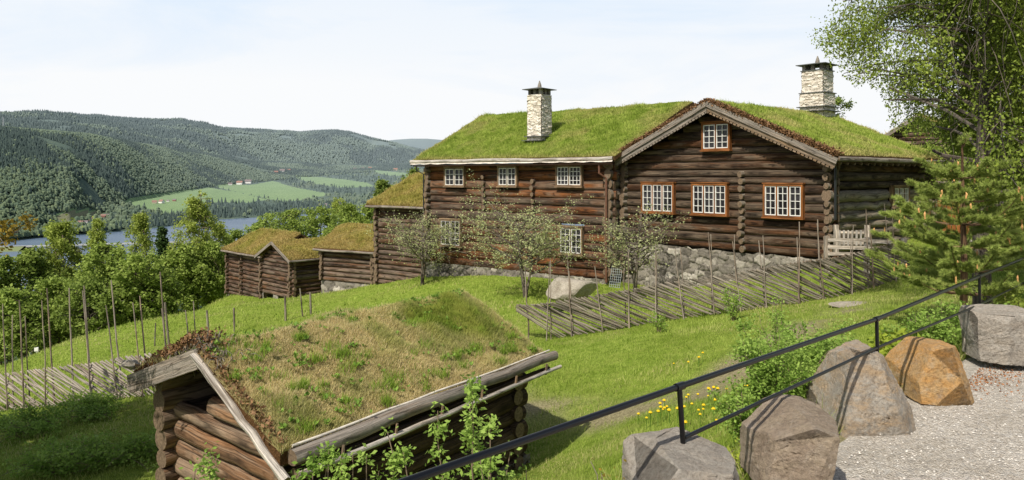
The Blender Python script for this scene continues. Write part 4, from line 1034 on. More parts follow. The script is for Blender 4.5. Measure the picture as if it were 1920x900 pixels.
c = P(1610, 583, 19.0); boulder('flat_stone', (c[0], c[1], g1(c[0], c[1])-.04), (1.5, .9, .12), 'boulder_pale', 111, label='flat pale stone slab set in the meadow track below the pine', cat='rock', cuts=6)
c = P(1808, 452, 25.0); boulder('pale_stone', c, (.5, .5, .35), 'boulder_pale', 112, label='small pinkish stone glimpsed through the pine branches', cat='stone', sub=3)

# ================================================================= small wooden things near the houses
p = P(1152, 531, 31.8); GR = empty('wire_lattice', (p[0], p[1], g1(p[0], p[1])), TH1, 'grey wire lattice leaning in the gap between the two houses', 'lattice')
mb = MB()
for i in range(6): mb.tube([[i*.1-.25, 0, 0], [i*.1-.25, .22, .85]], .010, 5)
mb.build('upright_bars', M['wire'], GR)
mb = MB()
for i in range(9): mb.tube([[-.27, .22*i/8, .85*i/8+.01], [.27, .22*i/8, .85*i/8+.01]], .009, 5)
mb.build('cross_bars', M['wire'], GR)
# plank steps in the gap
p = P(1163, 440, 34.0); ST = empty('plank_stair', (p[0], p[1], -4.7), TH2, 'grey plank steps climbing in the dark gap between the houses', 'stair')
for i in range(11):
    mb = MB(); mb.box((-.12, .3+i*.12, .25+i*.28), (.75, .3, .14), col_=(RNG.random(), 0, RNG.random())); mb.build('step', M['log_grey'], ST)
# board gate and picket gate to the right of the big house
def board_fence(name, label, pts, z0, boards, mat, posth, cat):
    pts = np.array(pts, float); o = empty(name, (*pts[0], z0), 0, label, cat); b0 = np.array([*pts[0], z0]); n = len(pts)
    for i in range(n):
        mb = MB(); mb.box(np.array([*pts[i], z0+posth/2-.1])-b0, (.13, .13, posth+.2)); mb.build('post', M[mat], o)
    for h in boards:
        mb = MB()
        for i in range(n-1): mb.beam(np.array([*pts[i], z0+h])-b0+np.array([0, -.09, 0]), np.array([*pts[i+1], z0+h+RNG.normal(0, .02)])-b0+np.array([0, -.09, 0]), .03, .11)
        mb.build('board', M[mat], o)
    return o
a = P(1550, 470, 23.6); bq = P(1625, 465, 23.2); cq = P(1695, 462, 22.8)
board_fence('board_fence', 'low fence of pale horizontal boards beside the corner of the big house', [a[:2], bq[:2], cq[:2]], -2.85, (.40, .62, .84), 'board_pale', .95, 'fence')
p = P(1595, 448, 24.4); PG = empty('picket_gate', (p[0], p[1], -2.3), math.radians(-10), 'small grey picket gate standing against the log side wall', 'gate')
for i in range(6):
    mb = MB(); mb.box((-.34+i*.13, 0, .28), (.055, .03, .5), col_=(RNG.random(), 0, .8)); mb.build('picket', M['board_pale'], PG)
mb = MB(); mb.box((0, .03, .1), (.85, .035, .08)); mb.box((0, .03, .46), (.85, .035, .08)); mb.build('cross_rail', M['board_pale'], PG)
for x in (-.45, .5):
    mb = MB(); mb.box((x, .0, .2), (.13, .13, 1.0)); mb.build('post', M['board_pale'], PG)
# reddish board fence seen behind the pine
p = P(1700, 422, 31); p2 = P(1830, 418, 29.5); RF = empty('red_board_fence', (p[0], p[1], -2.35), math.atan2(p2[1]-p[1], p2[0]-p[0]), 'reddish upright boards fencing the yard behind the pine', 'fence')
n_ = 17
for i in range(n_):
    mb = MB(); mb.box((i*.17, 0, .7), (.14, .03, 1.35+RNG.normal(0, .04)), col_=(RNG.random(), 0, RNG.random()*.4)); mb.build('board', M['window_wood'] if i > 6 else M['board_grey'], RF)
mb = MB(); mb.box((1.4, .04, .4), (2.9, .04, .1)); mb.box((1.4, .04, 1.05), (2.9, .04, .1)); mb.build('cross_rail', M['board_grey'], RF)

# ================================================================= TREES
M['leaf_birch'] = attr_leaf('birch_leaves', (.20, .26, .035), (.46, .53, .12), transl=.45)
M['leaf_big'] = attr_leaf('birch_leaves_fine', (.085, .135, .018), (.31, .38, .06), transl=.32)
M['leaf_dark'] = attr_leaf('dark_leaves', (.12, .18, .03), (.30, .38, .08), transl=.4)
M['leaf_bright'] = attr_leaf('bright_leaves', (.15, .22, .03), (.42, .52, .12), transl=.42)
M['leaf_apple'] = attr_leaf('apple_buds', (.38, .43, .16), (.62, .65, .34), transl=.4)
M['leaf_yellow'] = attr_leaf('yellow_green_leaves', (.22, .30, .03), (.42, .48, .06), transl=.35)
M['leaf_bronze'] = attr_leaf('bronze_leaves', (.20, .13, .02), (.36, .27, .04), transl=.35)
M['leaf_shrub'] = attr_leaf('shrub_leaves', (.17, .29, .04), (.40, .54, .12), transl=.4)
M['spruce'] = attr_leaf('spruce_needles', (.03, .06, .018), (.08, .13, .03), transl=.1)
M['needle'] = attr_leaf('pine_needles', (.20, .29, .055), (.50, .56, .15), transl=.32)
M['candle'] = simple('pine_candles', (.66, .36, .14), .7, .2)
M['bark'] = wood_mat('grey_bark', (.03, .025, .02), (.11, .09, .07), (.14, .10, .06), (.2, .18, .15), .2, .5, fine=10)
M['bark_apple'] = wood_mat('apple_bark', (.03, .024, .018), (.13, .105, .08), (.18, .13, .08), (.30, .26, .2), .2, .6, fine=10)
M['bark_birch'] = wood_mat('birch_bark', (.10, .085, .07), (.50, .46, .40), (.35, .28, .2), (.65, .62, .57), .3, .6, fine=3)
M['bark_pine'] = wood_mat('pine_bark', (.06, .035, .02), (.21, .13, .075), (.30, .17, .09), (.2, .15, .1), .5, .2, fine=10)
M['twig'] = simple('twigs', (.20, .15, .10), .8, .1)
M['twig_grey'] = simple('grey_twigs', (.26, .22, .17), .8, .1)

def leaf_quads(mb, Pt, size, tone, droop=0.0, g=0.0, asp=.6):
    n = len(Pt)
    d = RNG.normal(0, 1, (n, 3)); d[:, 2] = d[:, 2]*.6-droop; d /= np.linalg.norm(d, axis=1)[:, None]
    s = np.cross(d, RNG.normal(0, 1, (n, 3))); s /= np.linalg.norm(s, axis=1)[:, None]+1e-9
    L = size*RNG.uniform(.6, 1.3, n)[:, None]
    V = np.stack([Pt, Pt+d*L*.5+s*L*asp/2, Pt+d*L, Pt+d*L*.5-s*L*asp/2], 1).reshape(-1, 3)
    Q = np.arange(n*4).reshape(-1, 4)
    tone = np.broadcast_to(tone, (n,)); gg = np.broadcast_to(g, (n,))
    C = np.stack([np.repeat(np.clip(tone+RNG.normal(0, .18, n), 0, 1), 4), np.repeat(gg, 4), np.zeros(n*4)], 1)
    mb.add(V, Q, c=C)

def tree(name, label, base, H, prof, cb, nl, nsub, nleaf, lsize, leafm, barkm, seed, tr=.12, elev=.5, droop=0.0, spread=.35, hang=0.0, cat='tree', group=None, lean=(0, 0), R=1.0, zmin=None, side_bias=None, limb_r=.35, weep=0.0, stems=1, keep=None):
    global RNG
    old = RNG; RNG = np.random.default_rng(seed)
    base = np.asarray(base, float)
    root = empty(name, base, 0, label, cat, group)
    tm = MB(); lm = MB(); bm_ = MB()
    cen = []; tone = []
    for st in range(stems):
        n = 9; t = np.linspace(0, 1, n); ph = RNG.uniform(0, 6.28); sp = 0 if stems == 1 else .13*H
        tp = np.stack([lean[0]*t*H+np.sin(t*4+ph)*.015*H+math.cos(ph)*sp*t, lean[1]*t*H+np.cos(t*3+ph)*.015*H+math.sin(ph)*sp*t, t*H*(1 if st == 0 else .85)-.2*(t == 0)], 1)
        tm.tube(tp, tr*(1-t*.9)*(1 if st == 0 else .75), 7, wob=.1)
        for i in range(nl):
            f = cb+(1-cb)*((i+RNG.random())/nl)**.9; f = min(f, .985)
            p = np.array([np.interp(f, t, tp[:, k]) for k in range(3)]); az = i*2.4+RNG.normal(0, .4)+ph
            rel = (f-cb)/(1-cb); L = R*prof(rel)*RNG.uniform(.55, 1.3)
            if side_bias is not None: L *= 1+side_bias[2]*(math.cos(az)*side_bias[0]+math.sin(az)*side_bias[1])
            if L < .05*R: L = .08*R
            el = elev*(1-.3*rel)+RNG.normal(0, .12)
            k = 6; tt = np.linspace(0, 1, k)
            d = np.array([math.cos(az)*math.cos(el), math.sin(az)*math.cos(el), math.sin(el)])
            bp = p+d*L*tt[:, None]; bp[:, 2] -= droop*L*tt**2; bp += RNG.normal(0, .03*L, (k, 3))*tt[:, None]
            if keep is not None:
                ok_ = keep(bp+base); nk = int(np.argmin(ok_)) if not ok_.all() else k
                if nk < 2: continue
                bp = bp[:nk]; k = nk; tt = tt[:nk]; 
            r0 = tr*limb_r*(1-f*.6); bm_.tube(bp, r0*(1-tt*.85)+.004, 5, cap=False)
            tl = np.clip(RNG.normal(.5, .22), 0, 1)
            for j in range(nsub):
                q_ = RNG.uniform(.25, 1.0)*tt[-1]; b0 = np.array([np.interp(q_, tt, bp[:, m_]) for m_ in range(3)])
                a2 = az+RNG.normal(0, 1.0); e2 = RNG.normal(.15, .5)-droop*.5; l2 = L*spread*RNG.uniform(.5, 1.2)
                d2 = np.array([math.cos(a2)*math.cos(e2), math.sin(a2)*math.cos(e2), math.sin(e2)])
                sp_ = b0+d2*l2*np.linspace(0, 1, 4)[:, None]; sp_[:, 2] -= hang*l2*np.linspace(0, 1, 4)**2
                if weep and RNG.random() < .7: wl = weep*RNG.uniform(.3, 1.2); sp_ = np.concatenate([sp_, sp_[-1:]+np.array([[RNG.normal(0, .05), RNG.normal(0, .05), -wl*.5], [RNG.normal(0, .08), RNG.normal(0, .08), -wl]])])
                if keep is not None and not keep(sp_+base).all(): continue
                bm_.tube(sp_, np.linspace(max(.004, r0*.3), .003, len(sp_)), 3, cap=False)
                for w in np.linspace(.3, 1, 5 if not weep else 8):
                    x = w*(len(sp_)-1); i0 = min(int(x), len(sp_)-2); cen.append(sp_[i0]+(sp_[i0+1]-sp_[i0])*(x-i0)); tone.append(tl)
    cen = np.array(cen); tone = np.array(tone)
    idx = RNG.integers(0, len(cen), nleaf)
    cl = R*.045+lsize*.4
    pts = cen[idx]+RNG.normal(0, cl, (nleaf, 3))*np.array([1, 1, .9])
    # break into clumps with gaps
    nzv = fbm(pts[:, 0]+pts[:, 2]*.5+50, pts[:, 1]+pts[:, 2]+50, max(.25, R*.28), seed, 2); k = nzv > RNG.uniform(.34, .54, nleaf)
    if zmin is not None: k &= pts[:, 2] > zmin
    if keep is not None: k &= keep(pts+base)
    pts = pts[k]; tn = tone[idx][k]*.6+.4*nzv[k]
    leaf_quads(lm, pts, lsize, tn, droop=.3+hang)
    tk = tm.build('trunk', M[barkm], root, smooth=True); bm_.build('limbs', M[barkm if barkm != 'bark_birch' else 'twig'], root)
    lm.build('crown', M[leafm], root)
    RNG = old
    return root
ov_ = lambda r: math.sqrt(max(0, math.sin(math.pi*min(1, (r*.82+.16)))))          # round crown
colm = lambda r: .9*(1-r)**.55*min(1, .35+r*3)
birp = lambda r: (1-r)**.6*min(1, .45+r*2)*.9+.10
FG = 'deciduous trees below the left meadow'
def ftree(px, ytop, Y, wpx, ybase, kind, label, seed, n=9000):
    if kind in ('round', 'dark') and px < 330: ytop -= 10
    top = P(px, ytop, Y); z0 = (HY-ybase)/F*Y; H = top[2]-z0; R = wpx/2/F*Y
    if kind == 'birch': return tree('birch_tree', label, (top[0], top[1], z0), H, birp, .12, 46, 6, int(n*1.45), .19, 'leaf_birch', 'bark_birch', seed, tr=.16, elev=.75, droop=.5, hang=.6, R=R*1.35, group=FG, spread=.45, weep=R*.45)
    if kind == 'round': return tree('leafy_tree', label, (top[0], top[1], z0), H, ov_, .2, 46, 7, int(n*1.35), .21, 'leaf_bright', 'bark', seed, tr=.17, elev=.45, R=R*.95, group=FG, spread=.45)
    if kind == 'dark': return tree('leafy_tree', label, (top[0], top[1], z0), H, ov_, .26, 44, 7, int(n*1.2), .21, 'leaf_dark', 'bark', seed, tr=.17, elev=.4, R=R*.95, group=FG, spread=.45)
    if kind == 'spruce': return tree('spruce_tree', label, (top[0], top[1], z0), H, lambda r: (1-r)**.9+.04, .05, 60, 5, n, .22, 'spruce', 'bark', seed, tr=.15, elev=.0, droop=.25, R=R, group=None, spread=.4)
ftree(118, 414, 52, 104, 668, 'birch', 'wide birch with two pale stems standing over the left fence', 201, 15000)
ftree(184, 412, 62, 56, 660, 'birch', 'slim birch rising behind the round trees on the left', 202, 8000)
ftree(262, 396, 60, 74, 650, 'birch', 'tall slender birch with a white trunk against the lake', 203, 11000)
ftree(372, 362, 58, 98, 620, 'birch', 'tallest birch of the wood, standing above the bright bushes', 204, 14000)
ftree(408, 418, 61, 62, 615, 'birch', 'lower birch at the right shoulder of the tallest one', 205, 9000)
ftree(305, 428, 57, 60, 640, 'spruce', 'pointed dark spruce between the slender birch and the tallest birch', 206, 14000)
ftree(205, 474, 50, 110, 660, 'round', 'round leafy tree in the middle of the left wood', 207, 15000)
ftree(255, 492, 47, 90, 655, 'round', 'leafy tree with low crown right of the round one', 208, 12000)
ftree(62, 482, 50, 90, 690, 'dark', 'dark leafy tree under the causeway near the left edge', 209, 12000)
ftree(2, 496, 48, 50, 700, 'dark', 'dark tree cut by the left edge of the photo', 210, 9000)
ftree(112, 540, 46, 100, 690, 'round', 'low spreading tree behind the tall leaning fence poles', 211, 10000)
ftree(165, 545, 45, 100, 675, 'dark', 'low dark tree between two fence poles on the left', 212, 10000)
ftree(20, 560, 44, 90, 705, 'round', 'low tree above the parked car at the left edge', 213, 8000)
ftree(390, 462, 57.5, 84, 590, 'round', 'bright dense bush tree touching the leftmost barn', 214, 14000)
ftree(345, 468, 56, 80, 605, 'round', 'bright tree left of the bush next to the leftmost barn', 215, 12000)
ftree(440, 436, 66, 60, 560, 'round', 'leafy tree rising behind the leftmost barn roof', 216, 9000)
ftree(232, 540, 47.5, 90, 650, 'dark', 'shady tree at the top of the left meadow', 217, 9000)
ftree(300, 520, 48, 70, 625, 'dark', 'shady tree beside the slender birch trunk', 218, 9000)
ftree(50, 585, 43.5, 60, 700, 'dark', 'small dark tree beside the low wooden yard fence', 219, 6000)
ftree(500, 404, 74, 60, 560, 'round', 'small bright tree poking above the barn roofs near the lake', 220, 7000)
FG = 'bright trees behind the barn roofs'
for i, (px, yt, Y, w, kd, lb) in enumerate([(545, 398, 70, 90, 'round', 'rounded bright tree behind the pointed barn'), (600, 394, 72, 90, 'round', 'bright tree above the storehouse roof'), (652, 390, 68, 76, 'round', 'yellow green tree right above the storehouse ridge'),
        (640, 372, 80, 60, 'birch', 'thin olive tree sticking out above the bright ones'), (690, 388, 66, 60, 'round', 'leafy tree touching the left wall of the outhouse'), (480, 425, 68, 60, 'round', 'low tree at the left side of the hay barn ridge'), (716, 340, 62, 40, 'dark', 'dark shrub behind the mossy outhouse roof'), (772, 318, 60, 40, 'dark', 'dark shrub at the top left of the long house roof edge')]):
    ftree(px, yt, Y, w, 560, kd, lb, 230+i, 11000)
# extra trunks seen in the shade
# apple trees by the long house
def apple(px, ytop, ybase, Y, wpx, seed, label, stems=2, n=5200):
    X = PX(px, Y); z0 = g1(X, Y); H = (HY-ytop)/F*Y-z0; R = wpx/2/F*Y
    return tree('apple_tree', label, (X, Y, z0), H*.80, lambda r: 1.0*min(1, .8+r), .36, 18, 11, int(n*1.15), .078, 'leaf_apple', 'bark_apple', seed, tr=.10, elev=.40, droop=-.06, R=R*1.0, spread=.5, stems=stems, cat='apple tree', group='budding apple trees in front of the houses', limb_r=.62)
apple(985, 385, 545, 30.0, 190, 301, 'widest apple tree with two stems in front of the long house', 2, 9500)
apple(1192, 385, 560, 28.6, 130, 302, 'slender twisted apple tree before the gap between the houses', 2, 4200)
apple(790, 395, 545, 37.5, 150, 303, 'apple tree growing in front of the dark outhouse wall', 2, 5200)
# big birch at the right: the crown hangs lower on its right side
def birch_keep(p):
    px = p[:, 0]/p[:, 1]*F+960; py = HY-p[:, 2]/p[:, 1]*F
    lim = np.interp(px, [1540, 1560, 1600, 1650, 1685, 1708, 1745, 1780, 1830, 1920], [80, 115, 165, 200, 245, 285, 300, 330, 390, 470])+(vn(px, px*0, 22, 5)-.5)*50-6
    return py < lim
bx, by = PX(1850, 16.2), 16.2
tree('birch_tree', 'big drooping birch filling the upper right corner', (bx, by, g1(bx, by)), 8.6, lambda r: .98*min(1, .6+r*1.5)*(1-r*.3), .22, 62, 13, 270000, .066, 'leaf_big', 'bark', 401, tr=.20, elev=.55, droop=.35, hang=.7, R=3.7, spread=.36, weep=.9, limb_r=.30, side_bias=(-1, -.2, .12),
     keep=birch_keep)
bx, by = PX(1955, 20), 20.0
tree('birch_tree', 'denser light green birch standing behind the big drooping one', (bx, by, g1(bx, by)), 8.5, lambda r: .95*min(1, .6+r), .08, 46, 10, 90000, .085, 'leaf_big', 'bark', 402, tr=.18, elev=.4, droop=.3, hang=.5, R=3.4, spread=.42, weep=.6, keep=birch_keep)
bx, by = PX(1850, 30), 30.0
tree('leafy_tree', 'bushy green tree behind the pine and the yard fence', (bx, by, g1(bx, by)), 4.6, ov_, .1, 34, 7, 16000, .13, 'leaf_bright', 'bark', 403, R=2.6)
bx, by = PX(1566, 46), 46.0
tree('leafy_tree', 'treetop just showing behind the right chimney', (bx, by, 0.5), 4.3, ov_, .2, 20, 6, 5000, .16, 'leaf_dark', 'bark', 404, R=1.0)
# tree outside the left frame, one bronze limb reaches in; it shades the lower left meadow
def zl(x, y): return g1(x, y)
tree('maple_tree', 'tree at the left edge whose bronze leaved branch hangs before the lake', (-12.1, 9.0, g1(-12.1, 9.0)), 8.6, ov_, .14, 64, 9, 110000, .18, 'leaf_dark', 'bark', 405, R=3.9, tr=.22, keep=lambda p: (p[:, 0]/p[:, 1] < -.715))
mt = bpy.data.objects['maple_tree']; mb = MB(); lm = MB(); zb_ = mt.location.z
pth = np.array([[1.5, 0, 5.0], [3.4, .1, 4.9], [5.2, .2, 4.7], [5.95, .3, 4.62]])+0
mb.tube(pth, [.05, .035, .02, .008], 5); cen = []
for i in range(22):
    t = RNG.uniform(.80, 1); x = t*3; i0 = min(int(x), 2); p = pth[i0]+(pth[i0+1]-pth[i0])*(x-i0); e = p+RNG.normal(0, 1, 3)*np.array([.16, .16, .13]); mb.tube([p, e], [.006, .003], 3, cap=False); cen.append(e)
cen = np.array(cen); pts = cen[RNG.integers(0, len(cen), 330)]+RNG.normal(0, .05, (330, 3)); leaf_quads(lm, pts, .065, .5, .3)
mb.build('limbs', M['bark'], mt); lm.build('bronze_foliage', M['leaf_bronze'], mt)

# ---------------------------------------------------------------- pine
def pine():
    Y = 14.0; X = PX(1806, Y); z0 = g1(X, Y); H = (HY-262)/F*Y-z0
    root = empty('pine_tree', (X, Y, z0), 0, 'young pine with orange candles growing before the big house corner', 'pine tree')
    tm = MB(); tm.tube([[0, 0, -.1], [.02, 0, H*.35], [0, .02, H*.7], [-.02, 0, H]], [.075, .06, .04, .012], 9, c=(.8, 0, 0)); tm.build('trunk', M['bark_pine'], root, smooth=True)
    br = MB(); nd = MB(); ncd = 0; tw = []
    tiers = [(.20, 1.75), (.32, 1.85), (.44, 1.8), (.56, 1.62), (.68, 1.25), (.80, .85), (.965, .22)]
    for ti, (f, L0) in enumerate(tiers):
        nb = 8 if ti < 6 else 5
        for k in range(nb):
            az = k*2*math.pi/nb+ti*.8+RNG.normal(0, .15); L = L0*RNG.uniform(.6, 1.05); el = .22 if ti < 6 else 1.15
            d = np.array([math.cos(az)*math.cos(el), math.sin(az)*math.cos(el), math.sin(el)]); t = np.linspace(0, 1, 6)[:, None]
            bp = np.array([0, 0, f*H])+d*L*t; bp[:, 2] += .22*L*t[:, 0]**2-.10*L*np.sin(t[:, 0]*3)
            br.tube(bp, np.linspace(.018, .006, 6), 5, cap=False)
            tw.append((bp[2:], .9 if ti < 6 else .35)); ends = [bp[-1]]
            m_ = 9 if ti < 6 else 2
            for j in range(m_):
                q_ = RNG.uniform(.28, .95); b0 = np.array([np.interp(q_, t[:, 0], bp[:, i]) for i in range(3)]); a2 = az+(1 if j % 2 else -1)*RNG.uniform(.45, 1.0); l2 = L*.34*RNG.uniform(.6, 1.1)*(1.25-q_*.6)
                d2 = np.array([math.cos(a2)*.93, math.sin(a2)*.93, .22]); sp = b0+d2*l2*np.linspace(0, 1, 4)[:, None]; sp[:, 2] += .06*l2*np.linspace(0, 1, 4)**2
                br.tube(sp, [.009, .007, .005, .004], 4, cap=False); tw.append((sp, 1)); ends.append(sp[-1])
                if ti < 6:
                    for jj in range(2):
                        b1 = sp[1+jj]; a3 = a2+(1 if jj else -1)*.7; l3 = l2*.5; d3 = np.array([math.cos(a3)*.93, math.sin(a3)*.93, .25]); s3 = b1+d3*l3*np.linspace(0, 1, 3)[:, None]; br.tube(s3, [.006, .005, .004], 3, cap=False); tw.append((s3, 1)); ends.append(s3[-1])
            for e in ends:
                if RNG.random() < (.075 if ti < 6 else .7) and ncd < 95:
                    ncd += 1; h = RNG.uniform(.07, .14) if ti < 6 else RNG.uniform(.28, .46); cd = MB(); cd.tube([e, e+np.array([RNG.normal(0, .008), RNG.normal(0, .008), h*.7]), e+np.array([0, 0, h])], [.012, .018, .005], 5); cd.build('candle', M['candle'], root)
    B = []; D = []
    for pth, dn in tw:
        sg = np.diff(pth, axis=0); Ls = np.linalg.norm(sg, axis=1); tot = Ls.sum(); n = int(tot*680*dn)
        x = RNG.random(n)**.85*(len(pth)-1); i0 = np.minimum(x.astype(int), len(pth)-2); p = pth[i0]+sg[i0]*(x-i0)[:, None]; ax = sg[i0]/Ls[i0][:, None]
        r = RNG.normal(0, 1, (n, 3)); r -= (r*ax).sum(1)[:, None]*ax; r /= np.linalg.norm(r, axis=1)[:, None]
        B.append(p); D.append(ax*RNG.uniform(.35, .9, n)[:, None]+r*.8+np.array([0, 0, .2]))
    B = np.concatenate(B); D = np.concatenate(D); D /= np.linalg.norm(D, axis=1)[:, None]; n = len(B)
    s = np.cross(D, RNG.normal(0, 1, (n, 3))); s /= np.linalg.norm(s, axis=1)[:, None]; L = RNG.uniform(.055, .10, n)[:, None]; w = .0056
    V = np.stack([B-s*w, B+s*w, B+D*L], 1).reshape(-1, 3); C = np.stack([np.repeat(RNG.random(n), 3)*.5+np.tile([0, 0, .5], n), np.zeros(n*3), np.zeros(n*3)], 1)
    nd.add(V, T=np.arange(n*3).reshape(-1, 3), c=C); print('needles', n)
    br.build('branches', M['bark_pine'], root); nd.build('needles', M['needle'], root)
pine()

# ---------------------------------------------------------------- shrubs
def shrub(name, label, x, y, h, r, nst, nl, ls, lmat, seed, group=None, arch=.35, twigm='twig', z=None, asp=.6, per=.05, cat='shrub'):
    global RNG
    old = RNG; RNG = np.random.default_rng(seed); z0 = g1(x, y) if z is None else z
    root = empty(name, (x, y, z0), 0, label, cat, group); st = MB(); lm = MB(); cen = []
    for i in range(nst):
        az = RNG.uniform(0, 6.28); hh = h*RNG.uniform(.55, 1.05); rr = r*RNG.uniform(.2, 1); t = np.linspace(0, 1, 7)[:, None]; b0 = np.array([math.cos(az), math.sin(az), 0])*r*.25*RNG.random()
        p = b0+np.array([math.cos(az)*rr, math.sin(az)*rr, 0])*t**1.5+np.array([0, 0, hh])*t; p[:, 2] -= arch*rr*t[:, 0]**3; p += RNG.normal(0, .015*h, (7, 3))*t
        st.tube(p, np.linspace(.009, .003, 7)*max(1, h*.6), 5, cap=False)
        for j in range(7):
            q_ = RNG.uniform(.2, .98); c0 = np.array([np.interp(q_, t[:, 0], p[:, k]) for k in range(3)]); d = RNG.normal(0, 1, 3); d[2] = abs(d[2])*.5; d /= np.linalg.norm(d); e = c0+d*r*.3*RNG.uniform(.3, 1)
            st.tube([c0, e], [.004, .002], 3, cap=False); cen += [c0+(e-c0)*f for f in (.35, .7, 1)]
        cen += [p[-1]]
    cen = np.array(cen); pts = cen[RNG.integers(0, len(cen), nl)]+RNG.normal(0, per, (nl, 3)); pts = pts[pts[:, 2] > .02]
    tn = .5+.5*(fbm(pts[:, 0]+9, pts[:, 1]+pts[:, 2]+9, .3, seed, 2)-.5)*2
    leaf_quads(lm, pts, ls, tn, .1, asp=asp); st.build('stems', M[twigm], root); lm.build('foliage', M[lmat], root); RNG = old
def sp(px, Y): return PX(px, Y), Y
GS = 'green shrubs on the bank below the railing'
for i, (px, Y, h, r, n, ls, mt, lb) in enumerate([(1440, 9.6, 1.35, .55, 7500, .05, 'leaf_shrub', 'dense rose shrub behind the brown boulder, left of the railing shadow'), (1505, 10.4, 1.1, .55, 6000, .05, 'leaf_shrub', 'leafy shrub just left of the middle railing post'), (1452, 12.2, 1.45, .35, 2600, .045, 'leaf_shrub', 'slender upright shrub rising over the worn track'),
        (1555, 12.0, .95, .6, 4600, .05, 'leaf_shrub', 'low shrub above the middle railing post'), (1680, 11.2, .62, .5, 1400, .10, 'leaf_yellow', 'yellow green maple seedling between the railing posts'), (1630, 11.4, .5, .35, 700, .09, 'leaf_yellow', 'small yellow green seedling right of the middle post'),
        (1405, 8.6, .85, .4, 2400, .05, 'leaf_shrub', 'low green shrub over the brown boulder'), (1385, 7.4, .32, .25, 380, .045, 'leaf_yellow', 'small yellowish weed between the two nearest boulders'), (1770, 12.3, .85, .6, 2300, .06, 'leaf_shrub', 'rowan shrub with feathery leaves under the pine'), (1840, 12.6, .8, .6, 2300, .06, 'leaf_shrub', 'leafy shrub behind the farthest railing post'),
        (1910, 13.2, .9, .6, 2300, .06, 'leaf_birch', 'shrub at the right edge above the last boulder'), (1700, 12.8, .6, .45, 1300, .07, 'leaf_shrub', 'shrub in the shade left of the pine foot'), (1595, 11.0, .45, .4, 900, .06, 'leaf_birch', 'short weedy shrub behind the peaked boulder')]):
    x, y = sp(px, Y); shrub('bank_shrub', lb, x, y, h, r, 16, n, ls, mt, 500+i, GS)
shrub('fence_shrub', 'thin shrub growing right before the slanted fence', *sp(1375, 20.0), .9, .3, 8, 650, .06, 'leaf_shrub', 530)
shrub('fence_shrub', 'small shrub with sparse leaves at the foot of the fence', *sp(1235, 20.5), .55, .3, 8, 350, .06, 'leaf_shrub', 531)
# tall weedy bushes near the camera, in front of the shed
GN = 'leafy stems rising in front of the shed'
for i, (px, py, Y, h, r, ns, n, lb) in enumerate([(893, 712, 4.9, 1.5, .13, 3, 620, 'tallest leafy stem left of the dark shed wall end'), (828, 742, 4.8, 1.4, .07, 2, 260, 'thin leafy stem just left of the tallest one'), (752, 790, 4.9, 1.35, .16, 4, 620, 'bushy leafy stem under the middle of the shed eave'), (690, 800, 5.0, 1.25, .10, 3, 220, 'sparse stem left of the bushy one under the eave'), (622, 822, 5.0, 1.25, .13, 4, 460, 'leafy shoot below the front end of the eave log'),
        (570, 852, 4.9, 1.15, .16, 4, 420, 'low leafy shoot covering the foot of the barge board'), (930, 800, 4.7, 1.25, .12, 4, 460, 'leafy shoot beside the railing at the bottom edge'), (398, 788, 5.2, 1.35, .10, 2, 230, 'lone sprig in front of the log gable of the shed'), (985, 872, 5.5, 1.0, .14, 4, 300, 'low weed right of the railing at the bottom edge'), (365, 850, 5.2, 1.1, .08, 2, 120, 'small sprig at the foot of the log gable')]):
    top = P(px, py, Y); shrub('wild_sapling', lb, top[0], Y, h, r, ns, int(n*3.0), .040, 'leaf_shrub', 550+i, GN, arch=.1, z=top[2]-h, asp=.5, per=.03)
# dry stalks
for i, (px, Y, h, lb) in enumerate([(1138, 5.9, .75, 'dry brown stalk left of the flat boulder'), (1190, 6.0, .65, 'dry brown seed stalks touching the flat boulder'), (1205, 6.3, .55, 'short withered stalk behind the flat boulder')]):
    x, y = sp(px, Y); shrub('dry_stalk', lb, x, y, h, .12, 4, 70, .03, 'leaf_bronze', 580+i, 'withered stalks near the first post', twigm='twig_grey', arch=0, cat='dry plant', z=g1(x, y))
# shaded undergrowth at lower left
for i, (px, Y, h, r, lb) in enumerate([(60, 15.5, .6, 1.1, 'shaded leafy thicket in the bottom left corner'), (170, 16.3, .5, .9, 'shaded thicket under the pale slanted fence'), (230, 13.6, .5, .9, 'shaded weeds beside the shed log ends'), (110, 13.2, .6, 1.0, 'dark weeds at the bottom edge left of the shed')]):
    x, y = sp(px, Y); shrub('undergrowth', lb, x, y, h, r, 22, 3600, .06, 'leaf_shrub', 590+i, 'shaded plants in the lower left')
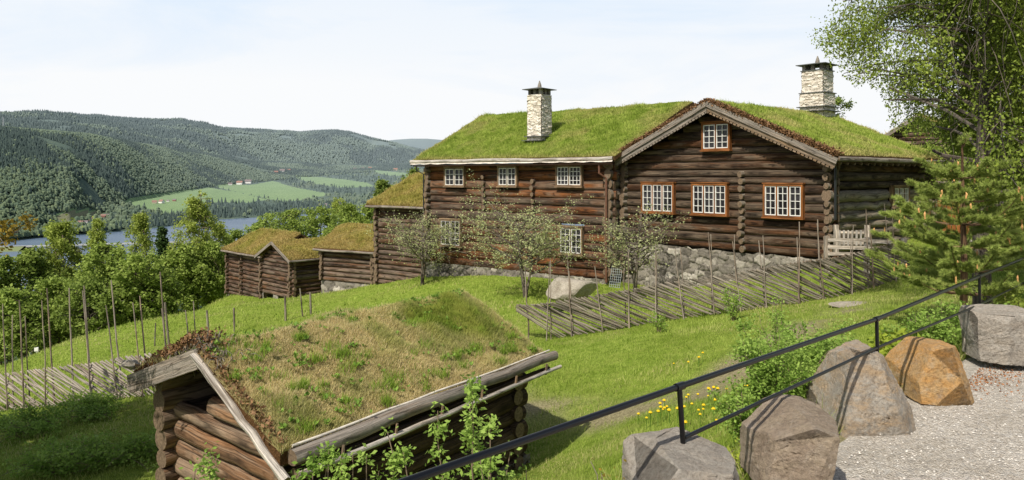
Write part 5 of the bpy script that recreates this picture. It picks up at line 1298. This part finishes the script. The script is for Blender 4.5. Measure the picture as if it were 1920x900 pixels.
# dandelions
M['yellow'] = simple('dandelion_yellow', (.75, .50, .02), .7, .1)
st = MB(); st.tube([[0, 0, -.02], [.005, 0, .08], [.01, 0, .16]], .005, 4, c=(0, 0, 0)); st = st.build('flower_stem', M['weed'], None)
fl_ = MB(); fl_.tube([[.01, 0, .155], [.01, 0, .17], [.01, 0, .185]], [.010, .026, .015], 8, c=(0, 0, 0)); fl_ = fl_.build('flower_head', M['yellow'], None)
first = True
cl = [(1285, 652, 16.0, 5), (1240, 735, 12.4, 5), (1300, 745, 11.4, 6), (1390, 720, 11.3, 8), (1270, 765, 11, 6), (1330, 720, 12.2, 5), (1220, 760, 12, 4), (1360, 765, 10.4, 5), (1210, 790, 10.6, 4)]
for (px, py, Y, k) in cl:
    for j in range(k):
        yy = Y+RNG.normal(0, .35); xx = PX(px, Y)+RNG.normal(0, .22)
        r_ = empty('dandelion', (xx, yy, g1(xx, yy)+.02), RNG.uniform(0, 6.28), 'yellow dandelion flowering in the meadow grass below the railing', 'flower', 'dandelions in the meadow'); sc_ = RNG.uniform(.8, 1.3); r_.scale = (sc_, sc_, sc_)
        if first: a_, b_ = st, fl_; first = False
        else: a_, b_ = st.copy(), fl_.copy(); col.objects.link(a_); col.objects.link(b_)
        a_.parent = r_; b_.parent = r_
# fallen leaves by the last boulder
lf = MB(); n = 420; S = np.clip(RNG.normal(7.2, .6, n), 5.6, 8.6); dd = -.22-abs(RNG.normal(0, .35, n)); X = RX+S*RDX-RDY*dd; Y = RY+S*RDY+RDX*dd
leaf_quads(lf, np.stack([X, Y, np.full(n, -2.837)], 1), .035, .5, 0); M['litter'] = attr_leaf('fallen_leaves', (.22, .08, .03), (.42, .2, .08), transl=.1)
tag(lf.build('fallen_leaves', M['litter'], kind='stuff'), 'red brown fallen leaves on the gravel beneath the last boulders', 'leaf litter')
# tall grass by the boulders
n = 9000; S = RNG.uniform(-2, 9, n); dd = RNG.uniform(.16, 1.1, n); X = RX+S*RDX-RDY*dd; Y = RY+S*RDY+RDX*dd; mb = MB()
blades(mb, np.stack([X, Y, ground(X, Y)], 1), .17, .012, 1.0, (RNG.random(n) > .75)*.8); tag(mb.build('verge_grass', M['blade_meadow'], kind='stuff'), 'longer verge grass growing between the boulders and the railing', 'grass')

# ---------------------------------------------------------------- yard far below on the left
zy = lambda px, py, Y: (HY-py)/F*Y
M['car_blue'] = simple('blue_car_paint', (.10, .14, .19), .3, .5); M['tyre'] = simple('tyre_rubber', (.015, .015, .015), .8)
c = [PX(48, 43.5), 43.5, g1(PX(48, 43.5), 43.5)+.72]; CAR = empty('parked_car', (c[0], c[1], c[2]-.75), math.radians(8), 'small blue car parked behind the leaning fence poles at the far left', 'car')
mb = MB()
pr = [(-1.9, .35), (-1.95, .75), (-1.75, .95), (-.95, 1.0), (-.45, 1.42), (.85, 1.45), (1.45, 1.0), (1.95, .9), (2.0, .35)]
n = len(pr); V = [(x, y, z) for y in (-.82, .82) for x, z in pr]; V += [(0.2, -.82, .4), (.2, .82, .4)]
T = [[i, i+1, 2*n] for i in range(n-1)]+[[n+i+1, n+i, 2*n+1] for i in range(n-1)]; Q = [[i+1, i, n+i, n+i+1] for i in range(n-1)]
mb.add(V, Q, T, c=(.5, 0, 0)); mb.build('body', M['car_blue'], CAR)
mb = MB(); mb.beam((-.85, -.84, 1.18), (1.2, -.84, 1.2), .02, .3); mb.box((-.72, 0, 1.22), (.04, 1.4, .34), np.array([[.76, 0, -.65], [0, 1, 0], [.65, 0, .76]])); mb.build('window', M['glass'], CAR)
for x in (-1.25, 1.3):
    for y in (-.8, .8):
        mb = MB(); mb.tube([[x, y-.1, .32], [x, y+.1, .32]], .32, 14, c=(0, 0, 0)); wo = mb.build('wheel', M['tyre'], CAR)
c = [PX(70, 41), 41., g1(PX(70, 41), 41.)+1.7]; mb = MB(); SG = empty('white_sign_post', (c[0], c[1], c[2]-1.7), 0, 'white upright marker standing beside the blue car', 'sign')
mb.box((0, 0, .4), (.10, .1, 1.2)); mb.build('post', M['white_paint'], SG); mb = MB(); mb.box((0, -.08, .9), (.22, .04, .2)); mb.build('panel', M['white_paint'], SG)
pl = [P(px, 640, Y) for px, Y in ((-10, 47), (50, 47.5), (110, 48), (175, 48.5))]
board_fence('yard_fence', 'pale wooden yard fence in the trees beyond the left meadow', [p[:2] for p in pl], -11.6, (.45, .85, 1.25), 'fence_pale', 1.4, 'fence')

# ================================================================= VALLEY
def pw_(x, pts): return np.interp(x, [p[0] for p in pts], [p[1] for p in pts])
ys_ = [(-800, 470), (0, 455), (60, 448), (199, 437), (299, 427), (410, 412), (484, 408), (600, 400), (900, 396), (1400, 392), (2800, 392)]
def Ysh(x): return 154000/(pw_(x, ys_)-330)
L2y = [(-800, 452), (0, 446), (60, 443), (100, 436), (130, 422), (200, 396), (230, 381), (300, 369), (400, 351), (470, 343), (560, 333), (620, 328), (700, 322), (760, 318), (900, 312), (2800, 310)]
L2Y = [(-800, 30), (0, 30), (60, 40), (130, 150), (200, 420), (300, 900), (400, 1200), (500, 1600), (700, 2100), (2800, 2300)]
L3y = [(-800, 225), (0, 243), (60, 247), (180, 258), (280, 274), (350, 285), (420, 297), (480, 304), (560, 308), (620, 311), (700, 311), (900, 309), (2800, 305)]
L4y = [(-800, 214), (0, 220), (40, 219), (70, 218), (130, 218), (150, 221), (260, 228), (300, 226), (340, 223), (370, 226), (420, 236), (480, 240), (560, 245), (590, 243), (630, 241), (660, 245), (700, 257), (740, 266), (780, 276), (850, 292), (950, 302), (2800, 300)]
L6y = [(-800, 300), (550, 290), (690, 268), (740, 262), (770, 260), (800, 260), (850, 264), (900, 270), (1100, 266), (1400, 262), (2800, 255)]
Lv = [0, 1, 2, 3, 4, 5, 6, 7, 8, 9]
def terrain(x, s):
    """x = sight column, s = level 0..9 -> Y, z"""
    Y0 = np.full_like(x, 128.); z0 = ground(PX(np.clip(x, -60, 1960), 128.), Y0)-.6
    Yr = np.interp(x, [-800, 0, 200, 420, 600, 2800], [700, 760, 800, 900, 1000, 1100])
    Ys = Ysh(x)
    lv_Y = [Y0, Yr, Ys-6, Ys+12, Ys+pw_(x, L2Y), Ys+pw_(x, L2Y)+1000, Ys+pw_(x, L2Y)+1400, np.full_like(x, 6500.), np.full_like(x, 7800.), np.full_like(x, 14000.), np.full_like(x, 18000.)]
    zz = lambda y, Yq: (330-y)*Yq/1400
    z5 = zz(pw_(x, L3y), lv_Y[5])
    lv_z = [z0, np.full_like(x, -116.), np.full_like(x, -116.), np.full_like(x, -108.), zz(pw_(x, L2y), lv_Y[4]), z5, np.minimum(z5-20, zz(pw_(x, L3y)-2, lv_Y[6])), zz(pw_(x, L4y)+6, lv_Y[7]), zz(pw_(x, L4y)+12, lv_Y[8]), zz(pw_(x, L6y), lv_Y[9]), zz(pw_(x, L6y)+15, lv_Y[10])]
    i = np.clip(s.astype(int), 0, 9); f = np.clip(s-i, 0, 1)
    A = np.stack(lv_Y, 0); Bz = np.stack(lv_z, 0); k = np.arange(x.size).reshape(x.shape)
    A = A.reshape(11, -1); Bz = Bz.reshape(11, -1); kk = k.ravel(); ii = i.ravel(); ff = f.ravel()
    Y = A[ii, kk]*(1-ff)+A[ii+1, kk]*ff; g = ff
    g = np.where(ii == 4, np.sin(ff*math.pi/2)**1.0, g)      # convex hillside
    g = np.where(ii == 6, np.sin(ff*math.pi/2)**1.1, g)
    z = Bz[ii, kk]*(1-g)+Bz[ii+1, kk]*g
    X = (x.ravel()-960)/1400*Y
    amp = np.where(ii >= 4, np.minimum(1, (ii-4+ff)*3), 0)*np.where(ii >= 6, 2.0, 1.0)*np.where(ii >= 9, .4, 1)
    z = z+amp*(fbm(X, Y, 420., 77, 4)-.5)*36*np.clip(1-np.abs(ff-1)*0, 0, 1)*np.where((ii == 4) | (ii == 6), np.sin(ff*math.pi)*1.0+.12, .12)
    return X.reshape(x.shape), Y.reshape(x.shape), z.reshape(x.shape)
xc = np.concatenate([np.arange(-800, -60, 20), np.arange(-60, 900, 3.), np.arange(900, 2800, 20)]); 
sl_ = np.concatenate([np.linspace(0, 1, 14)[:-1], np.linspace(1, 3, 5)[:-1], np.linspace(3, 4, 40)[:-1], np.linspace(4, 5, 50)[:-1], np.linspace(5, 6, 5)[:-1], np.linspace(6, 7, 50)[:-1], np.linspace(7, 8, 4)[:-1], np.linspace(8, 9, 16)[:-1], np.linspace(9, 9.999, 4)])
XX, SS = np.meshgrid(xc, sl_, indexing='ij'); TX, TY, TZ = terrain(XX, SS)
proj = 330-TZ/TY*1400
from_poly = []
def inpoly(px, py, poly):
    r = np.zeros(px.shape, bool); n = len(poly); j = n-1
    for i in range(n):
        xi, yi = poly[i]; xj, yj = poly[j]
        c_ = ((yi > py) != (yj > py)) & (px < (xj-xi)*(py-yi)/((yj-yi) if yj != yi else 1e-9)+xi); r ^= c_; j = i
    return r
FA = [(222, 381), (249, 371), (320, 361), (388, 351), (444, 360), (500, 374), (470, 380), (391, 379), (352, 388), (343, 404), (306, 400), (262, 389)]
FB = [(397, 349), (430, 345), (470, 347), (512, 339), (555, 352), (622, 364), (583, 372), (533, 379), (508, 374), (462, 364)]
FC = [(545, 331), (600, 332), (650, 337), (690, 343), (705, 350), (640, 352), (590, 345)]
FE = [(100, 404), (153, 392), (196, 399), (142, 419), (112, 421)]
FF = [(690, 318), (760, 324), (770, 332), (720, 328)]
def fieldmask(px, py, near): 
    g = np.zeros(px.shape)
    for f in (FA, FB, FC, FF): g = np.where(inpoly(px, py, f) & near, 1, g)
    g = np.where(inpoly(px, py, FE) & near, 2, g); return g
nearm = (SS > 3) & (SS < 4.25)
fm = fieldmask(XX, proj, nearm)
vt = MB(); V, Q = grid_mesh(TX, TY, TZ)
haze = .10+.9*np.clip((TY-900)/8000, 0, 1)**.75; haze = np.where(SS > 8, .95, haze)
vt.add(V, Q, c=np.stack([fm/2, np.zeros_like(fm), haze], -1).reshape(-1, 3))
HZ = (.27, .325, .355)  # distance haze, painted into the base colour of hills and far trees
m, nt = new_mat('valley_forest'); b = NB(nt)
tc = b.n('ShaderNodeTexCoord').outputs['Object']; sp_ = b.sep(b.attr('vc').outputs['Color'])
n1 = b.noise(b.map(tc, (.004, .004, .004)), 1, 6, .7); n2 = b.noise(b.map(tc, (.06, .06, .06)), 1, 5, .7)
c = b.ramp(b.math('ADD', b.math('MULTIPLY', n1, .6), b.math('MULTIPLY', n2, .4)), [(.3, (.018, .038, .020)), (.50, (.035, .065, .026)), (.60, (.10, .13, .045)), (.74, (.24, .21, .11))])
fc = b.ramp(b.noise(b.map(tc, (.012, .006, .01)), 1, 4), [(.3, (.15, .24, .06)), (.7, (.19, .28, .08))])
isf = b.math('GREATER_THAN', sp_[0], .25); ise = b.math('GREATER_THAN', sp_[0], .75)
c = b.mix(isf, c, fc); c = b.mix(ise, c, (.20, .19, .075))
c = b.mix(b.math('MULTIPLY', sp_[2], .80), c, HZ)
b.out(c, 1, n2, .6, 6, 0); M['valley'] = m
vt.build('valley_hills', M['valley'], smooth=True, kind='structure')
# lake
lk = MB(); lk.add([[-4000, 500, -110], [4000, 500, -110], [4000, 4200, -110], [-4000, 4200, -110]], [[0, 1, 2, 3]])
m, nt = new_mat('lake_water'); b = NB(nt); tc = b.n('ShaderNodeTexCoord').outputs['Object']
b.out(b.ramp(b.noise(b.map(tc, (.002, .01, .01)), 1, 4), [(.35, (.085, .125, .185)), (.7, (.115, .16, .22))]), .35, b.noise(b.map(tc, (.05, .15, .1)), 1, 4), .06, 1, .12); M['water'] = m
lk.build('lake', M['water'], kind='structure')
# far forest
m, nt = new_mat('far_trees'); b = NB(nt); sp_ = b.sep(b.attr('vc').outputs['Color'])
c = b.mix(sp_[1], b.mix(sp_[0], (.016, .036, .020), (.040, .068, .034)), b.mix(sp_[0], (.055, .09, .032), (.12, .155, .05)))
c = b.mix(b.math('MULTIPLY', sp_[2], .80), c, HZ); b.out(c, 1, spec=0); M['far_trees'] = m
def forest(n, s0, s1, size, name, label, x0=-60, x1=900, near=False, pdec=.3, fill=.95):
    x = RNG.uniform(x0, x1, n); s = RNG.uniform(s0, s1, n); X, Y, Z = terrain(x, s)
    w = Y/Y.max(); k = RNG.random(n) < w**1.0
    X, Y, Z, x, s = X[k], Y[k], Z[k], x[k], s[k]
    py = 330-Z/Y*1400; fld = fieldmask(x, py, (s < 4.25)) > 0
    nz = fbm(X, Y, 260, 91, 4); clear = (nz > .655) & (s > 4.05)
    dense = fbm(X, Y, 90, 95, 3)
    k = ~fld & ~clear
    if near: k &= (dense > .36)
    X, Y, Z, s = X[k], Y[k], Z[k], s[k]; n = len(X); nz2 = fbm(X, Y, 330, 93, 4)[:]
    dec = RNG.random(n) < np.clip((nz2-.5)*7+pdec, .02, .97); H = size*(.45+1.0*RNG.random(n)**1.5)*np.where(dec, .75, 1.0); R = H*np.where(dec, .42, .22)
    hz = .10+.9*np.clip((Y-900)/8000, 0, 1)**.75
    a = np.arange(5)/5*6.283; ring = np.stack([np.cos(a), np.sin(a)], 1); rot = RNG.uniform(0, 6.28, n)
    cr, sr = np.cos(rot)[:, None], np.sin(rot)[:, None]; rx = ring[None, :, 0]*cr-ring[None, :, 1]*sr; ry = ring[None, :, 0]*sr+ring[None, :, 1]*cr
    j = RNG.uniform(.75, 1.25, (n, 5)); low = np.where(dec, .30, .06)
    lower = np.stack([X[:, None]+rx*R[:, None]*j, Y[:, None]+ry*R[:, None]*j, (Z+H*low)[:, None]+np.zeros((n, 5))], -1)
    mr = np.where(dec, .78, .55)
    mid = np.stack([X[:, None]+rx*(R*mr)[:, None], Y[:, None]+ry*(R*mr)[:, None], (Z+H*np.where(dec, .78, .5))[:, None]+np.zeros((n, 5))], -1)
    tip = np.stack([X, Y, Z+H], -1)[:, None]
    V = np.concatenate([lower, mid, tip], 1).reshape(-1, 3); o = np.arange(n)[:, None, None]*11
    q_ = np.array([[i, (i+1) % 5, 5+(i+1) % 5, 5+i] for i in range(5)])[None]+o; t_ = np.array([[5+i, 5+(i+1) % 5, 10] for i in range(5)])[None]+o
    tn = RNG.random(n); C = np.stack([np.repeat(tn, 11), np.repeat(dec.astype(float), 11), np.repeat(hz, 11)], 1)
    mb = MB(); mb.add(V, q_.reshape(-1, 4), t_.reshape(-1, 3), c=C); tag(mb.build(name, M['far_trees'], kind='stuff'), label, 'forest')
forest(9000, 3.0, 4.0, 15, 'shore_woods', 'pale green woods and hedges between the lake and the fields', near=True, pdec=.75)
forest(4200, 3.0, 3.18, 14, 'shore_woods', 'strip of bushes and trees lining the far lake shore', pdec=.85)
forest(170000, 4.0, 5.02, 10.5, 'hillside_forest', 'dark spruce forest covering the slope across the lake', pdec=.22)
forest(100000, 6.0, 7.02, 17, 'ridge_forest', 'hazy forest on the long ridge that forms the skyline', pdec=.15)
# woods on the near slope between the meadow edge and the lake
# bridge + causeway
bz = -104.5
def cp(px, py): Y = bz/(330-py)*1400; return np.array([PX(px, Y), Y])
BR = empty('lake_bridge', (*cp(250, 455), bz), 0, 'long low concrete bridge crossing the lake', 'bridge'); b0 = np.array([*cp(250, 455), bz])
p0, p1 = cp(50, 462.0), cp(620, 446.5)
mb = MB(); mb.beam(np.array([*p0, bz])-b0, np.array([*p1, bz])-b0, 9, 1.6, (.5, 0, 1)); M['concrete'] = simple('pale_concrete', (.42, .42, .40), .9); mb.build('deck', M['concrete'], BR)
mb = MB(); mb.beam(np.array([*p0, bz+1.6])-b0+np.array([0, -4, 0]), np.array([*p1, bz+1.6])-b0+np.array([0, -4, 0]), .3, .5, (.5, 0, 1)); mb.build('parapet', M['concrete'], BR)
for i in range(26):
    q_ = p0+(p1-p0)*(i+.5)/26; mb = MB(); mb.box(np.array([*q_, bz-3.8])-b0, (1.6, 7, 6.4)); mb.build('pier', M['concrete'], BR)
cw = MB(); q0 = cp(-260, 468); q1 = p0; n = 30; tt = np.linspace(0, 1, n)[:, None]; L = q0+(q1-q0)*tt; wv = (vn(L[:, 0], L[:, 1], 40, 3)-.5)*6
V = np.concatenate([np.stack([L[:, 0], L[:, 1]-22+wv, np.full(n, -111)], 1), np.stack([L[:, 0], L[:, 1]-6, np.full(n, bz+.4)], 1), np.stack([L[:, 0], L[:, 1]+6, np.full(n, bz+.4)], 1), np.stack([L[:, 0], L[:, 1]+24+wv, np.full(n, -111)], 1)])
i = np.arange(n-1); QQ = np.concatenate([np.stack([i+k*n, i+1+k*n, i+1+(k+1)*n, i+(k+1)*n], 1) for k in range(3)]); cw.add(V, QQ, c=(1, 0, .1)); M['bank'] = simple('grassy_bank', (.17, .20, .09), 1); cw.build('causeway', M['bank'], kind='structure')
rd = MB(); V = np.concatenate([np.stack([L[:, 0], L[:, 1]-5, np.full(n, bz+.9)], 1), np.stack([L[:, 0], L[:, 1]+5, np.full(n, bz+.9)], 1)]); rd.add(V, np.stack([i, i+1, i+1+n, i+n], 1)); rd.build('causeway_road', M['concrete'], kind='structure')
# shore road rising behind the lake
def tz(px, s): X, Y, Z = terrain(np.array([float(px)]), np.array([float(s)])); return np.array([X[0], Y[0], Z[0]])
def at_proj(px, py, s0=3.02, s1=4.6):
    s = np.linspace(s0, s1, 400); X, Y, Z = terrain(np.full(400, float(px)), s); pr = 330-Z/Y*1400; k = int(np.argmin(np.abs(pr-py))); return np.array([X[k], Y[k], Z[k]])
rpts = [at_proj(a, b_) for a, b_ in ((30, 450), (60, 446), (80, 441), (95, 434), (110, 428), (125, 423), (140, 419))]
mb = MB(); A = np.array(rpts)+(0, 0, 3); n = len(A); V = np.concatenate([A+(0, -7, -1), A+(0, 12, 3)]); i = np.arange(n-1); mb.add(V, np.stack([i, i+1, i+1+n, i+n], 1)); mb.build('shore_road', M['concrete'], kind='structure')
# far farms and cottages
M['house_white'] = simple('white_cladding', (.75, .73, .70), .8); M['house_red'] = simple('red_cladding', (.30, .14, .11), .8); M['house_buff'] = simple('buff_cladding', (.50, .40, .33), .8); M['roof_far'] = simple('far_roof_tiles', (.20, .17, .17), .8); M['roof_red'] = simple('far_red_roof', (.28, .17, .14), .8)
def cottage(px, py, w, wallm, roofm, label, th=.3, hgt=.55):
    p = at_proj(px, py); W = w/1400*p[1]; o = empty('far_farmhouse', p+(0, -4, 0), th, label, 'house', 'farmhouses scattered across the valley'); D = W*.6; h = W*hgt*.7; r = W*.28
    mb = MB(); mb.box((0, 0, h/2), (W, D, h)); mb.add([[-W/2, -D/2, h], [-W/2, D/2, h], [-W/2, 0, h+r], [W/2, -D/2, h], [W/2, D/2, h], [W/2, 0, h+r]], T=[[1, 0, 2], [3, 4, 5]]); mb.build('wall', M[wallm], o)
    mb = MB(); e = .06*W; mb.add([[-W/2-e, -D/2-e, h-e*.6], [W/2+e, -D/2-e, h-e*.6], [W/2+e, 0, h+r+.4], [-W/2-e, 0, h+r+.4], [-W/2-e, D/2+e, h-e*.6], [W/2+e, D/2+e, h-e*.6]], [[0, 1, 2, 3], [3, 2, 5, 4]]); mb.build('roof', M[roofm], o)
for a in [(304, 381, 10, 'house_white', 'roof_red', 'white farmhouse on the large green field across the lake', -.5), (291, 381, 8, 'house_buff', 'roof_red', 'buff barn left of the white farmhouse on the green field', .3), (316, 378, 5, 'house_white', 'roof_far', 'small outbuilding right of the white farmhouse', .2), (328, 377, 6, 'house_red', 'roof_far', 'red shed farther right of the white farmhouse', 0),
          (432, 347, 7, 'house_white', 'roof_far', 'white farmhouse at the upper edge of the fields', .4), (450, 346, 10, 'house_white', 'roof_red', 'wide white farmhouse in the middle of the upper farm', 0), (466, 344, 11, 'house_white', 'roof_far', 'long pale barn at the right of the upper farm', .1),
          (153, 419, 8, 'house_buff', 'roof_red', 'buff house nearest the shore road', .3), (163, 418, 7, 'house_white', 'roof_far', 'white house beside the red roofed one by the shore', .1), (171, 413, 8, 'house_red', 'roof_red', 'red roofed house above the shore houses', 0), (196, 407, 8, 'house_red', 'roof_red', 'red house half hidden behind the birch top', .2), (205, 405, 6, 'house_white', 'roof_far', 'small white house right of the half hidden red one', 0),
          (518, 325, 7, 'house_red', 'roof_red', 'reddish house in the hamlet under the far ridge', .2), (530, 323, 9, 'house_white', 'roof_far', 'white house in the hamlet under the far ridge', 0), (542, 321, 6, 'house_buff', 'roof_red', 'small buff house at the right of the far hamlet', 0),
          (666, 318, 5, 'house_white', 'roof_far', 'tiny white house left in the distant village', 0), (680, 317, 5, 'house_white', 'roof_far', 'tiny white house in the middle of the distant village', .3), (694, 317, 6, 'house_white', 'roof_red', 'tiny red roofed house right in the distant village', 0), (742, 320, 7, 'house_buff', 'roof_red', 'distant house close to the mossy outhouse roof', 0),
          (600, 386, 6, 'house_white', 'roof_far', 'pale lakeside house left of its neighbour above the bright trees', .2), (612, 386, 7, 'house_white', 'roof_far', 'pale lakeside house right of its neighbour above the bright trees', 0), (686, 373, 5, 'house_white', 'roof_far', 'tiny lakeside house near the outhouse', 0)]:
    cottage(*a)
# masts
M['mast'] = simple('grey_mast_steel', (.42, .44, .46), .6)
def mast(px, py, hpx, s, label, arms=2):
    X, Y, Z = terrain(np.array([float(px)]), np.array([s])); p = np.array([X[0], Y[0], Z[0]]); H = hpx/1400*p[1]; o = empty('lattice_mast', p, 0, label, 'mast'); w = H*.05
    for sx in (-1, 1):
        for sy in (-1, 1):
            mb = MB(); mb.tube([[sx*w, sy*w, 0], [sx*w*.3, sy*w*.3, H]], H*.008, 4); mb.build('mast_leg', M['mast'], o)
    mb = MB()
    for k in range(9): a = w*(1-.7*k/9); b_ = w*(1-.7*(k+1)/9); s_ = 1 if k % 2 else -1; mb.tube([[a*s_, -a, H*k/9], [-b_*s_, -b_, H*(k+1)/9]], H*.006, 3)
    mb.build('bracing', M['mast'], o)
mast(6, 0, 24, 4.97, 'tall radio mast on the wooded ridge at the far left')
mast(312, 0, 11, 4.95, 'small power mast on the ridge above the fields')
mast(443, 0, 8, 4.95, 'smaller power mast farther right on the ridge')

# ================================================================= LIGHT, SKY, CAMERA
EL = math.radians(50); sd = np.array([-.53, -.85]); sd /= np.linalg.norm(sd)
sv = Vector((sd[0]*math.cos(EL), sd[1]*math.cos(EL), math.sin(EL)))
sun = bpy.data.lights.new('sun', 'SUN'); sun.energy = 5.0; sun.angle = math.radians(.53); sun.color = (1.0, .945, .85)
so = bpy.data.objects.new('sun', sun); col.objects.link(so); so.rotation_euler = sv.to_track_quat('Z', 'Y').to_euler(); so.location = (-20, -50, 60)
w = bpy.data.worlds.new('World'); scene.world = w; w.use_nodes = True; nt = w.node_tree; nt.nodes.clear(); b = NB(nt)
sky = nt.nodes.new('ShaderNodeTexSky'); sky.sky_type = 'NISHITA'; sky.sun_disc = False; sky.sun_elevation = EL; sky.sun_rotation = math.atan2(sd[0], sd[1]); sky.altitude = 200; sky.air_density = 1.0; sky.dust_density = 2.5; sky.ozone_density = 1.0
tc = b.n('ShaderNodeTexCoord').outputs['Generated']
sx = b.n('ShaderNodeSeparateXYZ'); b.l(tc, sx.inputs[0])
cl_ = b.noise(b.map(tc, (1.2, 1.2, 5.5)), 1.6, 7, .6, .5)
band = b.ramp(sx.outputs[2], [(0.0, (1, 1, 1)), (.09, (1, 1, 1)), (.16, (.55, .55, .55)), (.24, (.25, .25, .25)), (.5, (0, 0, 0))])
cf = b.math('ADD', b.math('MULTIPLY', b.ramp(cl_, [(.30, (0, 0, 0)), (.55, (1, 1, 1))]), .50), b.math('MULTIPLY', band, .62), clamp=True)
cf = b.math('MULTIPLY', cf, b.ramp(sx.outputs[2], [(.26, (.97, .97, .97)), (.6, (.32, .32, .32))]))
north = b.ramp(b.math('ADD', b.math('MULTIPLY', sx.outputs[1], .5), .5), [(.40, (.12, .12, .12)), (.66, (1, 1, 1))])
cf = b.math('MULTIPLY', cf, north)
low = b.mix(b.ramp(sx.outputs[2], [(.24, (0, 0, 0)), (.5, (1, 1, 1))]), (6.2, 7.75, 9.6), sky.outputs[0])
low = b.mix(north, sky.outputs[0], low)
c = b.mix(cf, low, (9.3, 9.4, 9.5))
bg = nt.nodes.new('ShaderNodeBackground'); bg.inputs[1].default_value = .104; nt.links.new(c, bg.inputs[0])
wo_ = nt.nodes.new('ShaderNodeOutputWorld'); nt.links.new(bg.outputs[0], wo_.inputs[0])

cam = bpy.data.cameras.new('camera'); co = bpy.data.objects.new('camera', cam); col.objects.link(co)
co.location = (0, 0, 0); co.rotation_euler = (math.radians(90), 0, 0); cam.sensor_fit = 'HORIZONTAL'; cam.sensor_width = 36; cam.lens = 36*F/1920; cam.shift_y = -120/1920; cam.clip_start = .1; cam.clip_end = 40000
scene.camera = co
scene.view_settings.view_transform = 'Standard'; scene.view_settings.look = 'None'; scene.view_settings.exposure = 0
scene.render.resolution_x = 1024; scene.render.resolution_y = 480
